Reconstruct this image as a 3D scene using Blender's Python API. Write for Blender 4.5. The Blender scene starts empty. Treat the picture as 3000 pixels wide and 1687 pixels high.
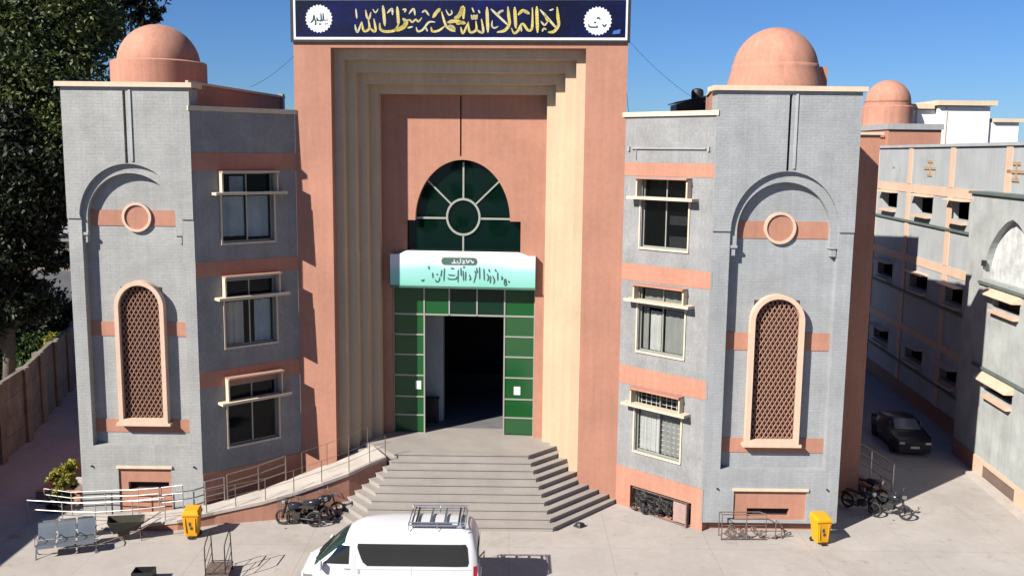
import bpy, math, random
from mathutils import Vector, Matrix
from mathutils.geometry import tessellate_polygon
random.seed(7)
S = bpy.context.scene
COL = S.collection
R = math.radians
sin, cos, pi = math.sin, math.cos, math.pi

# ------------------------------------------------------------------ camera, sky, sun, exposure
cam_d = bpy.data.cameras.new('camera'); cam = bpy.data.objects.new('camera', cam_d); COL.objects.link(cam)
S.camera = cam
P = math.atan(339 / 2400.0); ROLL = 0.011
f_ = Vector((0, cos(P), -sin(P))); r_ = Vector((1, 0, 0)); u_ = r_.cross(f_)
r2 = r_ * cos(ROLL) + u_ * sin(ROLL); u2 = -r_ * sin(ROLL) + u_ * cos(ROLL)
cam.matrix_world = Matrix(((r2.x, u2.x, -f_.x, 0), (r2.y, u2.y, -f_.y, 0), (r2.z, u2.z, -f_.z, 13.9), (0, 0, 0, 1)))
cam_d.sensor_width = 36.0; cam_d.lens = 36.0 * 2400 / 2576
cam_d.clip_start = 0.5; cam_d.clip_end = 3000
S.render.resolution_x = 1024; S.render.resolution_y = 575

AZ, EL = R(49.6), R(36.0)
world = bpy.data.worlds.new('World'); S.world = world; world.use_nodes = True
wn = world.node_tree; bg = wn.nodes['Background']
sky = wn.nodes.new('ShaderNodeTexSky'); sky.sky_type = 'NISHITA'; sky.sun_disc = False
sky.sun_elevation = EL; sky.sun_rotation = pi + AZ
sky.air_density = 1.0; sky.dust_density = 0.1; sky.ozone_density = 4.0; sky.altitude = 200
tint = wn.nodes.new('ShaderNodeMix'); tint.data_type = 'RGBA'; tint.blend_type = 'MULTIPLY'; tint.inputs['Factor'].default_value = 1; tint.inputs['B'].default_value = (0.40, 0.60, 0.92, 1)
wn.links.new(sky.outputs[0], tint.inputs['A']); wn.links.new(tint.outputs['Result'], bg.inputs[0]); bg.inputs[1].default_value = 0.05
sd = bpy.data.lights.new('sun', 'SUN'); sd.energy = 5.0; sd.angle = R(0.5); sd.color = (1.0, 0.93, 0.84)
sun = bpy.data.objects.new('sun', sd); COL.objects.link(sun); sun.location = (-20, 5, 40)
TOSUN = Vector((-sin(AZ) * cos(EL), -cos(AZ) * cos(EL), sin(EL)))
sun.rotation_euler = TOSUN.to_track_quat('Z', 'Y').to_euler()
S.view_settings.view_transform = 'Standard'; S.view_settings.look = 'None'
S.view_settings.exposure = 1.15; S.view_settings.gamma = 1.0; S.view_settings.use_curve_mapping = False

# ------------------------------------------------------------------ materials
MATS = {}
def mat(name, col, rough=0.8, metal=0.0, var=0.12, scale=1.2, bump=0.0, bscale=30.0, streak=0.0, spec=0.4, var2=None, bdist=0.02):
    m = bpy.data.materials.new(name); m.use_nodes = True; MATS[name] = m
    nt = m.node_tree; N = nt.nodes; L = nt.links; b = N['Principled BSDF']
    b.inputs['Roughness'].default_value = rough; b.inputs['Metallic'].default_value = metal
    b.inputs['Specular IOR Level'].default_value = spec
    tc = N.new('ShaderNodeTexCoord')
    def noise(sc, det=6, vec=None, rg=0.6):
        n = N.new('ShaderNodeTexNoise'); n.inputs['Scale'].default_value = sc; n.inputs['Detail'].default_value = det
        n.inputs['Roughness'].default_value = rg; L.new(vec or tc.outputs['Object'], n.inputs['Vector']); return n
    def scalec(cin, fac, lo, hi):
        mr = N.new('ShaderNodeMapRange'); mr.inputs['From Min'].default_value = 0.3; mr.inputs['From Max'].default_value = 0.7
        mr.inputs['To Min'].default_value = lo; mr.inputs['To Max'].default_value = hi; L.new(fac, mr.inputs['Value'])
        hs = N.new('ShaderNodeVectorMath'); hs.operation = 'SCALE'
        if isinstance(cin, tuple): hs.inputs[0].default_value = cin
        else: L.new(cin, hs.inputs[0])
        L.new(mr.outputs[0], hs.inputs['Scale']); return hs.outputs[0]
    c = tuple(col)
    if var2:
        mx = N.new('ShaderNodeMix'); mx.data_type = 'RGBA'; mx.inputs['A'].default_value = (*col, 1); mx.inputs['B'].default_value = (*var2, 1)
        nn = noise(scale * 0.7, 4); mr = N.new('ShaderNodeMapRange'); mr.inputs['From Min'].default_value = .35; mr.inputs['From Max'].default_value = .65
        L.new(nn.outputs[0], mr.inputs['Value']); L.new(mr.outputs[0], mx.inputs['Factor']); c = mx.outputs['Result']
    n1 = noise(scale); o = scalec(c, n1.outputs[0], 1 - var, 1 + var)
    n2 = noise(scale * 14, 4); o = scalec(o, n2.outputs[0], 1 - var * .5, 1 + var * .5)
    if streak:
        mp = N.new('ShaderNodeMapping'); mp.inputs['Scale'].default_value = (3.0, 3.0, 0.12); L.new(tc.outputs['Object'], mp.inputs[0])
        n3 = noise(1.6, 5, mp.outputs[0], .7); o = scalec(o, n3.outputs[0], 1 - streak, 1 + streak * .6)
    L.new(o, b.inputs['Base Color'])
    if bump:
        nb = noise(bscale, 5); bp = N.new('ShaderNodeBump'); bp.inputs['Strength'].default_value = bump; bp.inputs['Distance'].default_value = bdist
        L.new(nb.outputs[0], bp.inputs['Height']); L.new(bp.outputs[0], b.inputs['Normal'])
    return m

def brickmat(name, col, col2, ch=0.17, bw=0.55, mortar=(0.2, 0.2, 0.2), var=0.12, streak=0.08):
    """split faced stone courses seen from afar: fine relief and tone only"""
    m = mat(name, col, 0.85, var=var, scale=.8, streak=streak)
    nt = m.node_tree; N = nt.nodes; L = nt.links; b = N['Principled BSDF']
    tc = [n for n in N if n.type == 'TEX_COORD'][0]
    sp = N.new('ShaderNodeSeparateXYZ'); L.new(tc.outputs['Object'], sp.inputs[0])
    cb = N.new('ShaderNodeCombineXYZ'); L.new(sp.outputs['X'], cb.inputs[0]); L.new(sp.outputs['Z'], cb.inputs[1])
    bt = N.new('ShaderNodeTexBrick'); L.new(cb.outputs[0], bt.inputs['Vector'])
    bt.inputs['Scale'].default_value = 1.0; bt.inputs['Brick Width'].default_value = bw; bt.inputs['Row Height'].default_value = ch
    bt.inputs['Mortar Size'].default_value = 0.014; bt.inputs['Mortar Smooth'].default_value = 0.6
    bt.inputs['Color1'].default_value = (1, 1, 1, 1); bt.inputs['Color2'].default_value = (*[a / c for a, c in zip(col2, col)], 1)
    bt.inputs['Mortar'].default_value = (0.91, 0.91, 0.91, 1)
    old = b.inputs['Base Color'].links[0].from_socket
    mu = N.new('ShaderNodeMix'); mu.data_type = 'RGBA'; mu.blend_type = 'MULTIPLY'; mu.inputs['Factor'].default_value = 1
    L.new(old, mu.inputs['A']); L.new(bt.outputs['Color'], mu.inputs['B']); L.new(mu.outputs['Result'], b.inputs['Base Color'])
    bp = N.new('ShaderNodeBump'); bp.invert = True; bp.inputs['Strength'].default_value = .3; bp.inputs['Distance'].default_value = .01
    L.new(bt.outputs['Fac'], bp.inputs['Height'])
    nb = N.new('ShaderNodeTexNoise'); nb.inputs['Scale'].default_value = 22; nb.inputs['Detail'].default_value = 6; L.new(tc.outputs['Object'], nb.inputs['Vector'])
    bp2 = N.new('ShaderNodeBump'); bp2.inputs['Strength'].default_value = .5; bp2.inputs['Distance'].default_value = .02
    L.new(nb.outputs[0], bp2.inputs['Height']); L.new(bp.outputs[0], bp2.inputs['Normal']); L.new(bp2.outputs[0], b.inputs['Normal'])
    return m

def glassmat(name, col, rough=0.04, trans=0.6, spec=0.9):
    """tinted pane: part see-through, part mirror"""
    m = bpy.data.materials.new(name); m.use_nodes = True; MATS[name] = m
    nt = m.node_tree; N = nt.nodes; L = nt.links; b = N['Principled BSDF']
    b.inputs['Base Color'].default_value = (*col, 1); b.inputs['Roughness'].default_value = rough; b.inputs['Specular IOR Level'].default_value = spec
    t = N.new('ShaderNodeBsdfTransparent'); t.inputs[0].default_value = (0.92, 0.93, 0.94, 1)
    mx = N.new('ShaderNodeMixShader'); mx.inputs[0].default_value = 1 - trans
    L.new(t.outputs[0], mx.inputs[1]); L.new(b.outputs[0], mx.inputs[2]); L.new(mx.outputs[0], N['Material Output'].inputs[0])
    nb = N.new('ShaderNodeTexNoise'); nb.inputs['Scale'].default_value = 1.3; nb.inputs['Detail'].default_value = 1
    tc = N.new('ShaderNodeTexCoord'); L.new(tc.outputs['Object'], nb.inputs['Vector'])
    bp = N.new('ShaderNodeBump'); bp.inputs['Strength'].default_value = .06; bp.inputs['Distance'].default_value = .05
    L.new(nb.outputs[0], bp.inputs['Height']); L.new(bp.outputs[0], b.inputs['Normal'])
    return m

TERRA = mat('terracotta_render', (0.312, 0.153, 0.106), .9, var=.12, scale=.38, streak=.10, bump=.15, bscale=40)
TERRA2 = mat('terracotta_dome', (0.345, 0.17, 0.118), .88, var=.13, scale=.6, streak=.16, bump=.1, bscale=30)
CREAM = mat('cream_render', (0.43, 0.335, 0.232), .85, var=.07, scale=.5, streak=.08, bump=.1)
TRIM = mat('pale_trim', (0.47, 0.39, 0.29), .8, var=.07, scale=1.5, streak=.08)
TRIMP = mat('peach_trim', (.47, .345, .26), .8, var=.07, scale=1.5, streak=.08)
ROADSH = mat('shaded_road', (.07, .07, .075), .95, var=.2, scale=.3)  # dark tone carries the shade lying on the side road
STONE = brickmat('grey_stone_courses', (0.245, 0.259, 0.268), (0.228, 0.242, 0.252), .105, .32, var=.13, streak=.10)
STONEL = brickmat('warm_grey_stone_courses', (0.262, 0.267, 0.262), (0.243, 0.249, 0.245), .12, .34, var=.13, streak=.10)
STONEW = brickmat('rough_grey_stone', (0.203, 0.208, 0.21), (0.172, 0.178, 0.182), .16, .07, var=.18)
STONES = mat('smooth_grey_stone', (0.235, 0.248, 0.255), .85, var=.1, scale=.7, streak=.1, bump=.2, bscale=24)
STONEM = mat('pale_blue_grey_render', (0.285, 0.305, 0.315), .85, var=.1, scale=.7, streak=.1, bump=.2, bscale=24)
BROWNB = mat('brown_shade_board', (.05, .03, .024), .9)
GREENT = mat('grey_green_trim', (0.08, 0.11, 0.1), .8, var=.15)
CONC = mat('courtyard_concrete', (0.29, 0.266, 0.242), .92, var=.09, scale=.22, bump=.15, bscale=18, var2=(0.305, 0.286, 0.27))
STEPM = mat('stair_marble', (0.235, 0.217, 0.2), .7, var=.1, scale=.9, bump=.1, bscale=20)
RAMPM = mat('ramp_concrete', (0.34, 0.312, 0.285), .9, var=.1, scale=1.0, bump=.3, bscale=14)
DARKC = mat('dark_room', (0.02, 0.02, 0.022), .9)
BLACK = mat('black_opening', (0.012, 0.012, 0.013), .9)
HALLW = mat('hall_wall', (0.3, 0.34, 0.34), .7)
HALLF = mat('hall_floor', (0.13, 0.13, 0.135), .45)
ALU = mat('pale_aluminium', (0.3, 0.31, 0.27), .45, .4, var=.05)
STEEL = mat('stainless_steel', (0.42, 0.43, 0.45), .3, .9, var=.06)
CHAIRM = mat('perforated_steel', (0.22, 0.25, 0.265), .42, .75, var=.12, scale=3)
BRASS = mat('weathered_rail', (0.22, 0.18, 0.14), .45, .7, var=.1)
BLKM = mat('black_metal', (0.03, 0.03, 0.03), .5, .5)
RUST = mat('rusty_iron', (0.13, 0.095, 0.08), .8, .3, var=.35, scale=9)
YEL = mat('yellow_plastic', (0.52, 0.25, 0.006), .42, var=.04)
WHITE = mat('van_white', (0.47, 0.48, 0.5), .22, var=.02, spec=.6)
VGL = mat('van_dark_glass', (0.006, 0.008, 0.01), .06, spec=.8)
RUB = mat('rubber', (0.02, 0.02, 0.02), .85)
REDL = mat('red_lamp', (0.35, 0.01, 0.02), .25)
GG1 = glassmat('green_glass_lit', (0.006, 0.062, 0.014), .12, .08)
GG2 = glassmat('green_glass_dark', (0.0012, 0.009, 0.005), .04, .15)
GG3 = glassmat('green_film_glass', (0.007, 0.065, 0.017), .2, .05, .35)
GG4 = glassmat('dark_green_film_glass', (0.003, 0.02, 0.011), .2, .05, .3)
WGL = glassmat('window_glass', (0.008, 0.012, 0.012), .03, .88)
CURT = mat('curtain', (0.55, 0.55, 0.5), .95, var=.1, scale=2)
CURTG = mat('grey_curtain', (0.3, 0.31, 0.28), .95, var=.1, scale=2)
CURTB = mat('blue_white_curtain', (0.42, 0.52, 0.56), .95, var=.15, scale=1.5)
NAVY = mat('banner_navy', (0.002, 0.0045, 0.045), .6, spec=.1, var=.6, scale=.55, var2=(0.002, 0.004, 0.016))
GOLD = mat('banner_yellow', (0.46, 0.38, 0.05), .5, var=.1, scale=4, var2=(0.44, 0.38, 0.2))
PALEG = mat('banner_pale_yellow', (0.42, 0.4, 0.24), .5)
PRW = mat('print_white', (0.5, 0.52, 0.56), .5)
PRK = mat('print_dark', (0.02, 0.05, 0.05), .5)
PRG = mat('print_green', (0.045, 0.1, 0.075), .5)
WBLD = mat('white_paint', (0.66, 0.65, 0.64), .8, var=.04, streak=.05)
PAPER = mat('paper', (0.5, 0.53, 0.5), .8)
BARK = mat('bark', (0.1, 0.085, 0.07), .95, var=.3, scale=5)
GRASSM = mat('grass_green', (0.03, 0.06, 0.012), .95, var=.35, scale=1.5, var2=(0.045, 0.08, 0.014))
SOIL = mat('bare_ground', (0.16, 0.14, 0.12), .95, var=.2, scale=.3)
WALLC = mat('weathered_precast_concrete', (0.145, 0.13, 0.105), .95, var=.3, scale=1.2, streak=.25, bump=.4, bscale=12)
CARP = mat('car_dark_paint', (0.025, 0.027, 0.035), .25, .3)
PIPEM = mat('white_pipe', (0.25, 0.25, 0.245), .35, .2)
LATM = mat('lattice_terracotta', (0.215, 0.115, 0.08), .85, var=.12, scale=5)

def leafmat(name, a, b):
    m = bpy.data.materials.new(name); m.use_nodes = True
    nt = m.node_tree; N = nt.nodes; L = nt.links; p = N['Principled BSDF']; p.inputs['Roughness'].default_value = .6
    tc = N.new('ShaderNodeTexCoord'); n = N.new('ShaderNodeTexNoise'); n.inputs['Scale'].default_value = .5; n.inputs['Detail'].default_value = 8
    L.new(tc.outputs['Object'], n.inputs['Vector']); cr = N.new('ShaderNodeValToRGB')
    cr.color_ramp.elements[0].position = .35; cr.color_ramp.elements[1].position = .65
    cr.color_ramp.elements[0].color = (*a, 1); cr.color_ramp.elements[1].color = (*b, 1)
    L.new(n.outputs[0], cr.inputs[0]); L.new(cr.outputs[0], p.inputs['Base Color'])
    tr = N.new('ShaderNodeBsdfTranslucent'); L.new(cr.outputs[0], tr.inputs[0]); mx = N.new('ShaderNodeMixShader'); mx.inputs[0].default_value = .25
    L.new(p.outputs[0], mx.inputs[1]); L.new(tr.outputs[0], mx.inputs[2]); L.new(mx.outputs[0], N['Material Output'].inputs[0])
    return m
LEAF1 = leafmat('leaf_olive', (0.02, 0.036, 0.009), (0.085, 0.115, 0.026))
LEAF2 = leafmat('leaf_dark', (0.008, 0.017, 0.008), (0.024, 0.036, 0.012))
LEAF3 = leafmat('leaf_yellow_green', (0.08, 0.09, 0.01), (0.34, 0.30, 0.03))
LEAF4 = leafmat('leaf_lawn', (0.02, 0.045, 0.007), (0.045, 0.085, 0.012))

# ------------------------------------------------------------------ mesh helpers
def link(o, parent=None):
    COL.objects.link(o)
    if parent: o.parent = parent
    return o
def tag(o, label=None, cat=None, group=None, kind=None):
    if label: o['label'] = label
    if cat: o['category'] = cat
    if group: o['group'] = group
    if kind: o['kind'] = kind
    return o
def empty(name, loc, rz=0.0, label=None, cat=None, group=None):
    o = bpy.data.objects.new(name, None); o.empty_display_size = .3
    o.location = loc; o.rotation_euler = (0, 0, rz); COL.objects.link(o)
    return tag(o, label, cat, group)

class MB:
    def __init__(s): s.v = []; s.f = []
    def add(s, vs, fs, mtx=None):
        o = len(s.v)
        s.v += [tuple(mtx @ Vector(p)) if mtx is not None else tuple(p) for p in vs]
        s.f += [tuple(i + o for i in f) for f in fs]; return s
    def box(s, x0, x1, y0, y1, z0, z1, mtx=None):
        vs = [(x0, y0, z0), (x1, y0, z0), (x1, y1, z0), (x0, y1, z0), (x0, y0, z1), (x1, y0, z1), (x1, y1, z1), (x0, y1, z1)]
        return s.add(vs, [(0, 3, 2, 1), (4, 5, 6, 7), (0, 1, 5, 4), (1, 2, 6, 5), (2, 3, 7, 6), (3, 0, 4, 7)], mtx)
    def prism(s, poly, z0, z1, mtx=None):
        """poly counter-clockwise in xy; z0/z1 scalars or per-vertex top list"""
        n = len(poly); zt = z1 if isinstance(z1, (list, tuple)) else [z1] * n; zb = z0 if isinstance(z0, (list, tuple)) else [z0] * n
        vs = [(p[0], p[1], zb[i]) for i, p in enumerate(poly)] + [(p[0], p[1], zt[i]) for i, p in enumerate(poly)]
        tri = tessellate_polygon([[Vector((p[0], p[1], 0)) for p in poly]])
        fs = []
        for t in tri:
            a, b, c = [Vector((*poly[i], 0)) for i in t]
            up = (b - a).cross(c - a).z > 0
            t2 = t if up else (t[0], t[2], t[1])
            fs.append(tuple(i + n for i in t2)); fs.append(tuple(reversed(t2)))
        for i in range(n): j = (i + 1) % n; fs.append((i, j, j + n, i + n))
        return s.add(vs, fs, mtx)
    def plate(s, loops, y0, y1, mtx=None):
        """loops in xz: first the outline, then holes; extruded from y0 to y1"""
        vs = []; fs = []; flat = [p for l in loops for p in l]; n = len(flat)
        tri = tessellate_polygon([[Vector((p[0], p[1], 0)) for p in l] for l in loops])
        vs = [(p[0], y0, p[1]) for p in flat] + [(p[0], y1, p[1]) for p in flat]
        for t in tri:
            a, b, c = [Vector((*flat[i], 0)) for i in t]
            ccw = (b - a).cross(c - a).z > 0
            t2 = t if ccw else (t[0], t[2], t[1])
            fs.append(tuple(t2)); fs.append(tuple(i + n for i in reversed(t2)))
        o = 0
        for l in loops:
            k = len(l)
            for i in range(k): j = (i + 1) % k; fs.append((o + i, o + i + n, o + j + n, o + j))
            o += k
        return s.add(vs, fs, mtx)
    def tube(s, pts, r, n=6, closed=False, mtx=None):
        pts = [Vector(p) for p in pts]; m = len(pts); rings = []
        for i, p in enumerate(pts):
            if closed: d = pts[(i + 1) % m] - pts[i - 1]
            else: d = pts[min(i + 1, m - 1)] - pts[max(i - 1, 0)]
            d.normalize(); a = d.orthogonal() if abs(d.z) > .95 else d.cross(Vector((0, 0, 1)))
            if abs(d.z) > .95: a = Vector((1, 0, 0)) - d * d.x
            a.normalize(); b = d.cross(a); rr = r[i] if isinstance(r, (list, tuple)) else r
            rings.append([p + (a * cos(2 * pi * k / n) + b * sin(2 * pi * k / n)) * rr for k in range(n)])
        vs = [q for g in rings for q in g]; fs = []
        for i in range(m if closed else m - 1):
            j = (i + 1) % m
            for k in range(n): l = (k + 1) % n; fs.append((i * n + k, i * n + l, j * n + l, j * n + k))
        if not closed: fs += [tuple(reversed(range(n))), tuple(range((m - 1) * n, m * n))]
        return s.add(vs, fs, mtx)
    def lathe(s, prof, n=32, cx=0, cy=0, mtx=None):
        vs = []; fs = []
        for r, z in prof:
            for k in range(n): vs.append((cx + r * cos(2 * pi * k / n), cy + r * sin(2 * pi * k / n), z))
        for i in range(len(prof) - 1):
            for k in range(n): l = (k + 1) % n; fs.append((i * n + k, i * n + l, (i + 1) * n + l, (i + 1) * n + k))
        fs.append(tuple(range((len(prof) - 1) * n, len(prof) * n))); fs.append(tuple(reversed(range(n))))
        return s.add(vs, fs, mtx)
    def build(s, name, m, parent=None, smooth=False, bevel=0, auto=False):
        me = bpy.data.meshes.new(name); me.from_pydata(s.v, [], s.f); me.materials.append(m); me.update()
        o = bpy.data.objects.new(name, me); link(o, parent)
        if smooth:
            me.polygons.foreach_set('use_smooth', [True] * len(me.polygons))
            if auto:
                import bmesh
                bm = bmesh.new(); bm.from_mesh(me); bmesh.ops.remove_doubles(bm, verts=bm.verts, dist=1e-4)
                for e in bm.edges:
                    if len(e.link_faces) == 2 and e.calc_face_angle(0) > R(35): e.smooth = False
                bm.to_mesh(me); bm.free()
        if bevel:
            md = o.modifiers.new('bevel', 'BEVEL'); md.width = bevel; md.segments = 2; md.limit_method = 'ANGLE'; md.angle_limit = R(40)
        return o
def B(x0, x1, y0, y1, z0, z1): return MB().box(x0, x1, y0, y1, z0, z1)
def copy_tree(o, parent=None):
    c = o.copy(); COL.objects.link(c); c.parent = parent
    for ch in list(o.children): copy_tree(ch, c)
    return c
def ell(cx, cz, a, b, t0, t1, n):
    return [(cx + a * cos(t0 + (t1 - t0) * i / n), cz + b * sin(t0 + (t1 - t0) * i / n)) for i in range(n + 1)]
def yard(name, *a, **k):
    o = MB().prism(*a).build(name, k['m']); tag(o, k.get('label'), kind='structure'); return o
#@@BODY
def ribbon(mb, pts, w, y0, y1):
    """flat lettering stroke in the xz plane with pen-like taper"""
    n = len(pts)
    # densify with Catmull-Rom
    P_ = [Vector((p[0], p[1])) for p in pts]; Q = []
    for i in range(n - 1):
        p0, p1, p2, p3 = P_[max(i - 1, 0)], P_[i], P_[i + 1], P_[min(i + 2, n - 1)]
        for k in range(5):
            t = k / 5.0
            Q.append(.5 * ((2 * p1) + (p2 - p0) * t + (2 * p0 - 5 * p1 + 4 * p2 - p3) * t * t + (3 * p1 - p0 - 3 * p2 + p3) * t ** 3))
    Q.append(P_[-1]); m = len(Q)
    for i in range(m - 1):
        a, b = Q[i], Q[i + 1]; d = b - a
        if d.length < 1e-6: continue
        d.normalize(); nn = Vector((-d.y, d.x))
        def ww(j):
            e = min(j, m - 1 - j) / max(1.0, (m - 1) * .22); return w * (.35 + .65 * min(1, e)) * .5
        wa, wb = ww(i), ww(i + 1); a2 = a - d * w * .12; b2 = b + d * w * .12
        q = [a2 - nn * wa, b2 - nn * wb, b2 + nn * wb, a2 + nn * wa]
        vs = [(p.x, y0, p.y) for p in q] + [(p.x, y1, p.y) for p in q]
        mb.add(vs, [(0, 1, 2, 3), (7, 6, 5, 4), (0, 4, 5, 1), (1, 5, 6, 2), (2, 6, 7, 3), (3, 7, 4, 0)])
def disc(cx, cz, r, n=32, b=None): return [(cx + r * cos(2 * pi * i / n), cz + (b or r) * sin(2 * pi * i / n)) for i in range(n)]
def rect(x0, x1, z0, z1): return [(x0, z0), (x1, z0), (x1, z1), (x0, z1)]

# ------------------------------------------------------------------ the setting: ground
tag(B(-700, 700, -60, 1500, -.6, -.004).build('ground', SOIL), kind='structure')
yard_poly = [(-60, -12), (60, -12), (60, 100), (-21.5, 100), (-27.5, 62), (-24.7, 49.7), (-22.6, 40.8), (-22.3, 30), (-22.3, 10), (-60, 9)]
tag(MB().prism(yard_poly, -.3, 0).build('courtyard_pavement', CONC), kind='structure')
def stain_ground(m):
    nt = m.node_tree; N = nt.nodes; L = nt.links; b = N['Principled BSDF']; tc = [n for n in N if n.type == 'TEX_COORD'][0]
    old = b.inputs['Base Color'].links[0].from_socket
    for sc, lo, hi, tone, dist in ((.35, .50, .72, (.87, .86, .84), 1.2), (1.6, .60, .74, (.70, .66, .62), .6), (.12, .45, .6, (1.07, 1.06, 1.05), 2.0)):
        n = N.new('ShaderNodeTexNoise'); n.inputs['Scale'].default_value = sc; n.inputs['Detail'].default_value = 7; n.inputs['Roughness'].default_value = .65; n.inputs['Distortion'].default_value = dist
        L.new(tc.outputs['Object'], n.inputs['Vector']); mr = N.new('ShaderNodeMapRange'); mr.inputs['From Min'].default_value = lo; mr.inputs['From Max'].default_value = hi; L.new(n.outputs[0], mr.inputs['Value'])
        mx = N.new('ShaderNodeMix'); mx.data_type = 'RGBA'; mx.blend_type = 'MULTIPLY'; L.new(mr.outputs[0], mx.inputs['Factor']); L.new(old, mx.inputs['A']); mx.inputs['B'].default_value = (*tone, 1); old = mx.outputs['Result']
    if m is CONC:      # faint slab joints
        bt = N.new('ShaderNodeTexBrick'); bt.offset = 0; L.new(tc.outputs['Object'], bt.inputs['Vector']); bt.inputs['Scale'].default_value = 1; bt.inputs['Brick Width'].default_value = 3.6; bt.inputs['Row Height'].default_value = 3.6
        bt.inputs['Mortar Size'].default_value = .012; bt.inputs['Mortar Smooth'].default_value = .4
        for k_, v_ in (('Color1', (1, 1, 1, 1)), ('Color2', (.955, .955, .955, 1)), ('Mortar', (.72, .70, .68, 1))): bt.inputs[k_].default_value = v_
        mx = N.new('ShaderNodeMix'); mx.data_type = 'RGBA'; mx.blend_type = 'MULTIPLY'; mx.inputs['Factor'].default_value = 1; L.new(old, mx.inputs['A']); L.new(bt.outputs['Color'], mx.inputs['B']); old = mx.outputs['Result']
    L.new(old, b.inputs['Base Color'])
stain_ground(CONC); stain_ground(RAMPM)
tag(B(-200, -28.2, 52, 84, -.3, .03).build('lawn_bank', GRASSM), kind='structure')
tag(B(-260, -36, 84.6, 112, -.2, .04).build('side_road', ROADSH), kind='structure')

# ------------------------------------------------------------------ stairs
st = empty('entrance_staircase', (-2, 35.5, 0), 0, 'wide pale marble staircase with splayed ends climbing to the open gate doorway', 'staircase')
ang = R(47.6)
for k in range(10):
    z1 = .182 * (k + 1); z0 = 0 if k == 0 else .182 * k - .03
    yk = 33.83 + .382 * k; xr = 1.61 - .0978 * k; xl = -5.57 + .0978 * k
    if k <= 3: ye = 37.15 if k else 36.85
    else: ye = (37.3, 37.62, 37.95, 38.2, 38.5, 38.8)[k - 4]
    ye = max(ye, yk + .6)
    er = (min(xr + (ye - yk) / math.tan(ang), 4.25), ye)
    yl = 38.2; aL = R(128)
    el = (xl + (yl - yk) / math.tan(aL), yl)
    er2 = (er[0], 41.0) if k == 9 else (er[0], er[1] + .25)
    poly = [(xl, yk), (xr, yk), er, er2]
    poly += [(er[0] - .0, 39.3)] if k < 9 else []
    poly += [(-11.5 + .3 * k if k < 9 else -9.2, 39.3 if k < 9 else 41.0), el]
    poly = [(a + 2, b - 35.5) for a, b in poly]
    o = MB().prism(poly, z0, z1).build('step', STEPM, st)
    # nosing: a thin proud tread lip
    lip = MB()
    def seg(a, b, c=.035):
        a, b = Vector((*a, 0)), Vector((*b, 0)); d = (b - a).normalized(); n = Vector((d.y, -d.x, 0)) * c
        q = [a + n, b + n, b, a]
        lip.prism([(p.x + 2, p.y - 35.5) for p in q], z1 - .035, z1 + .004)
    seg((xl - .02, yk), (xr + .02, yk)); seg((xr, yk), er); seg(el, (xl, yk))
    lip.build('nosing', STEPM, o)

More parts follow.
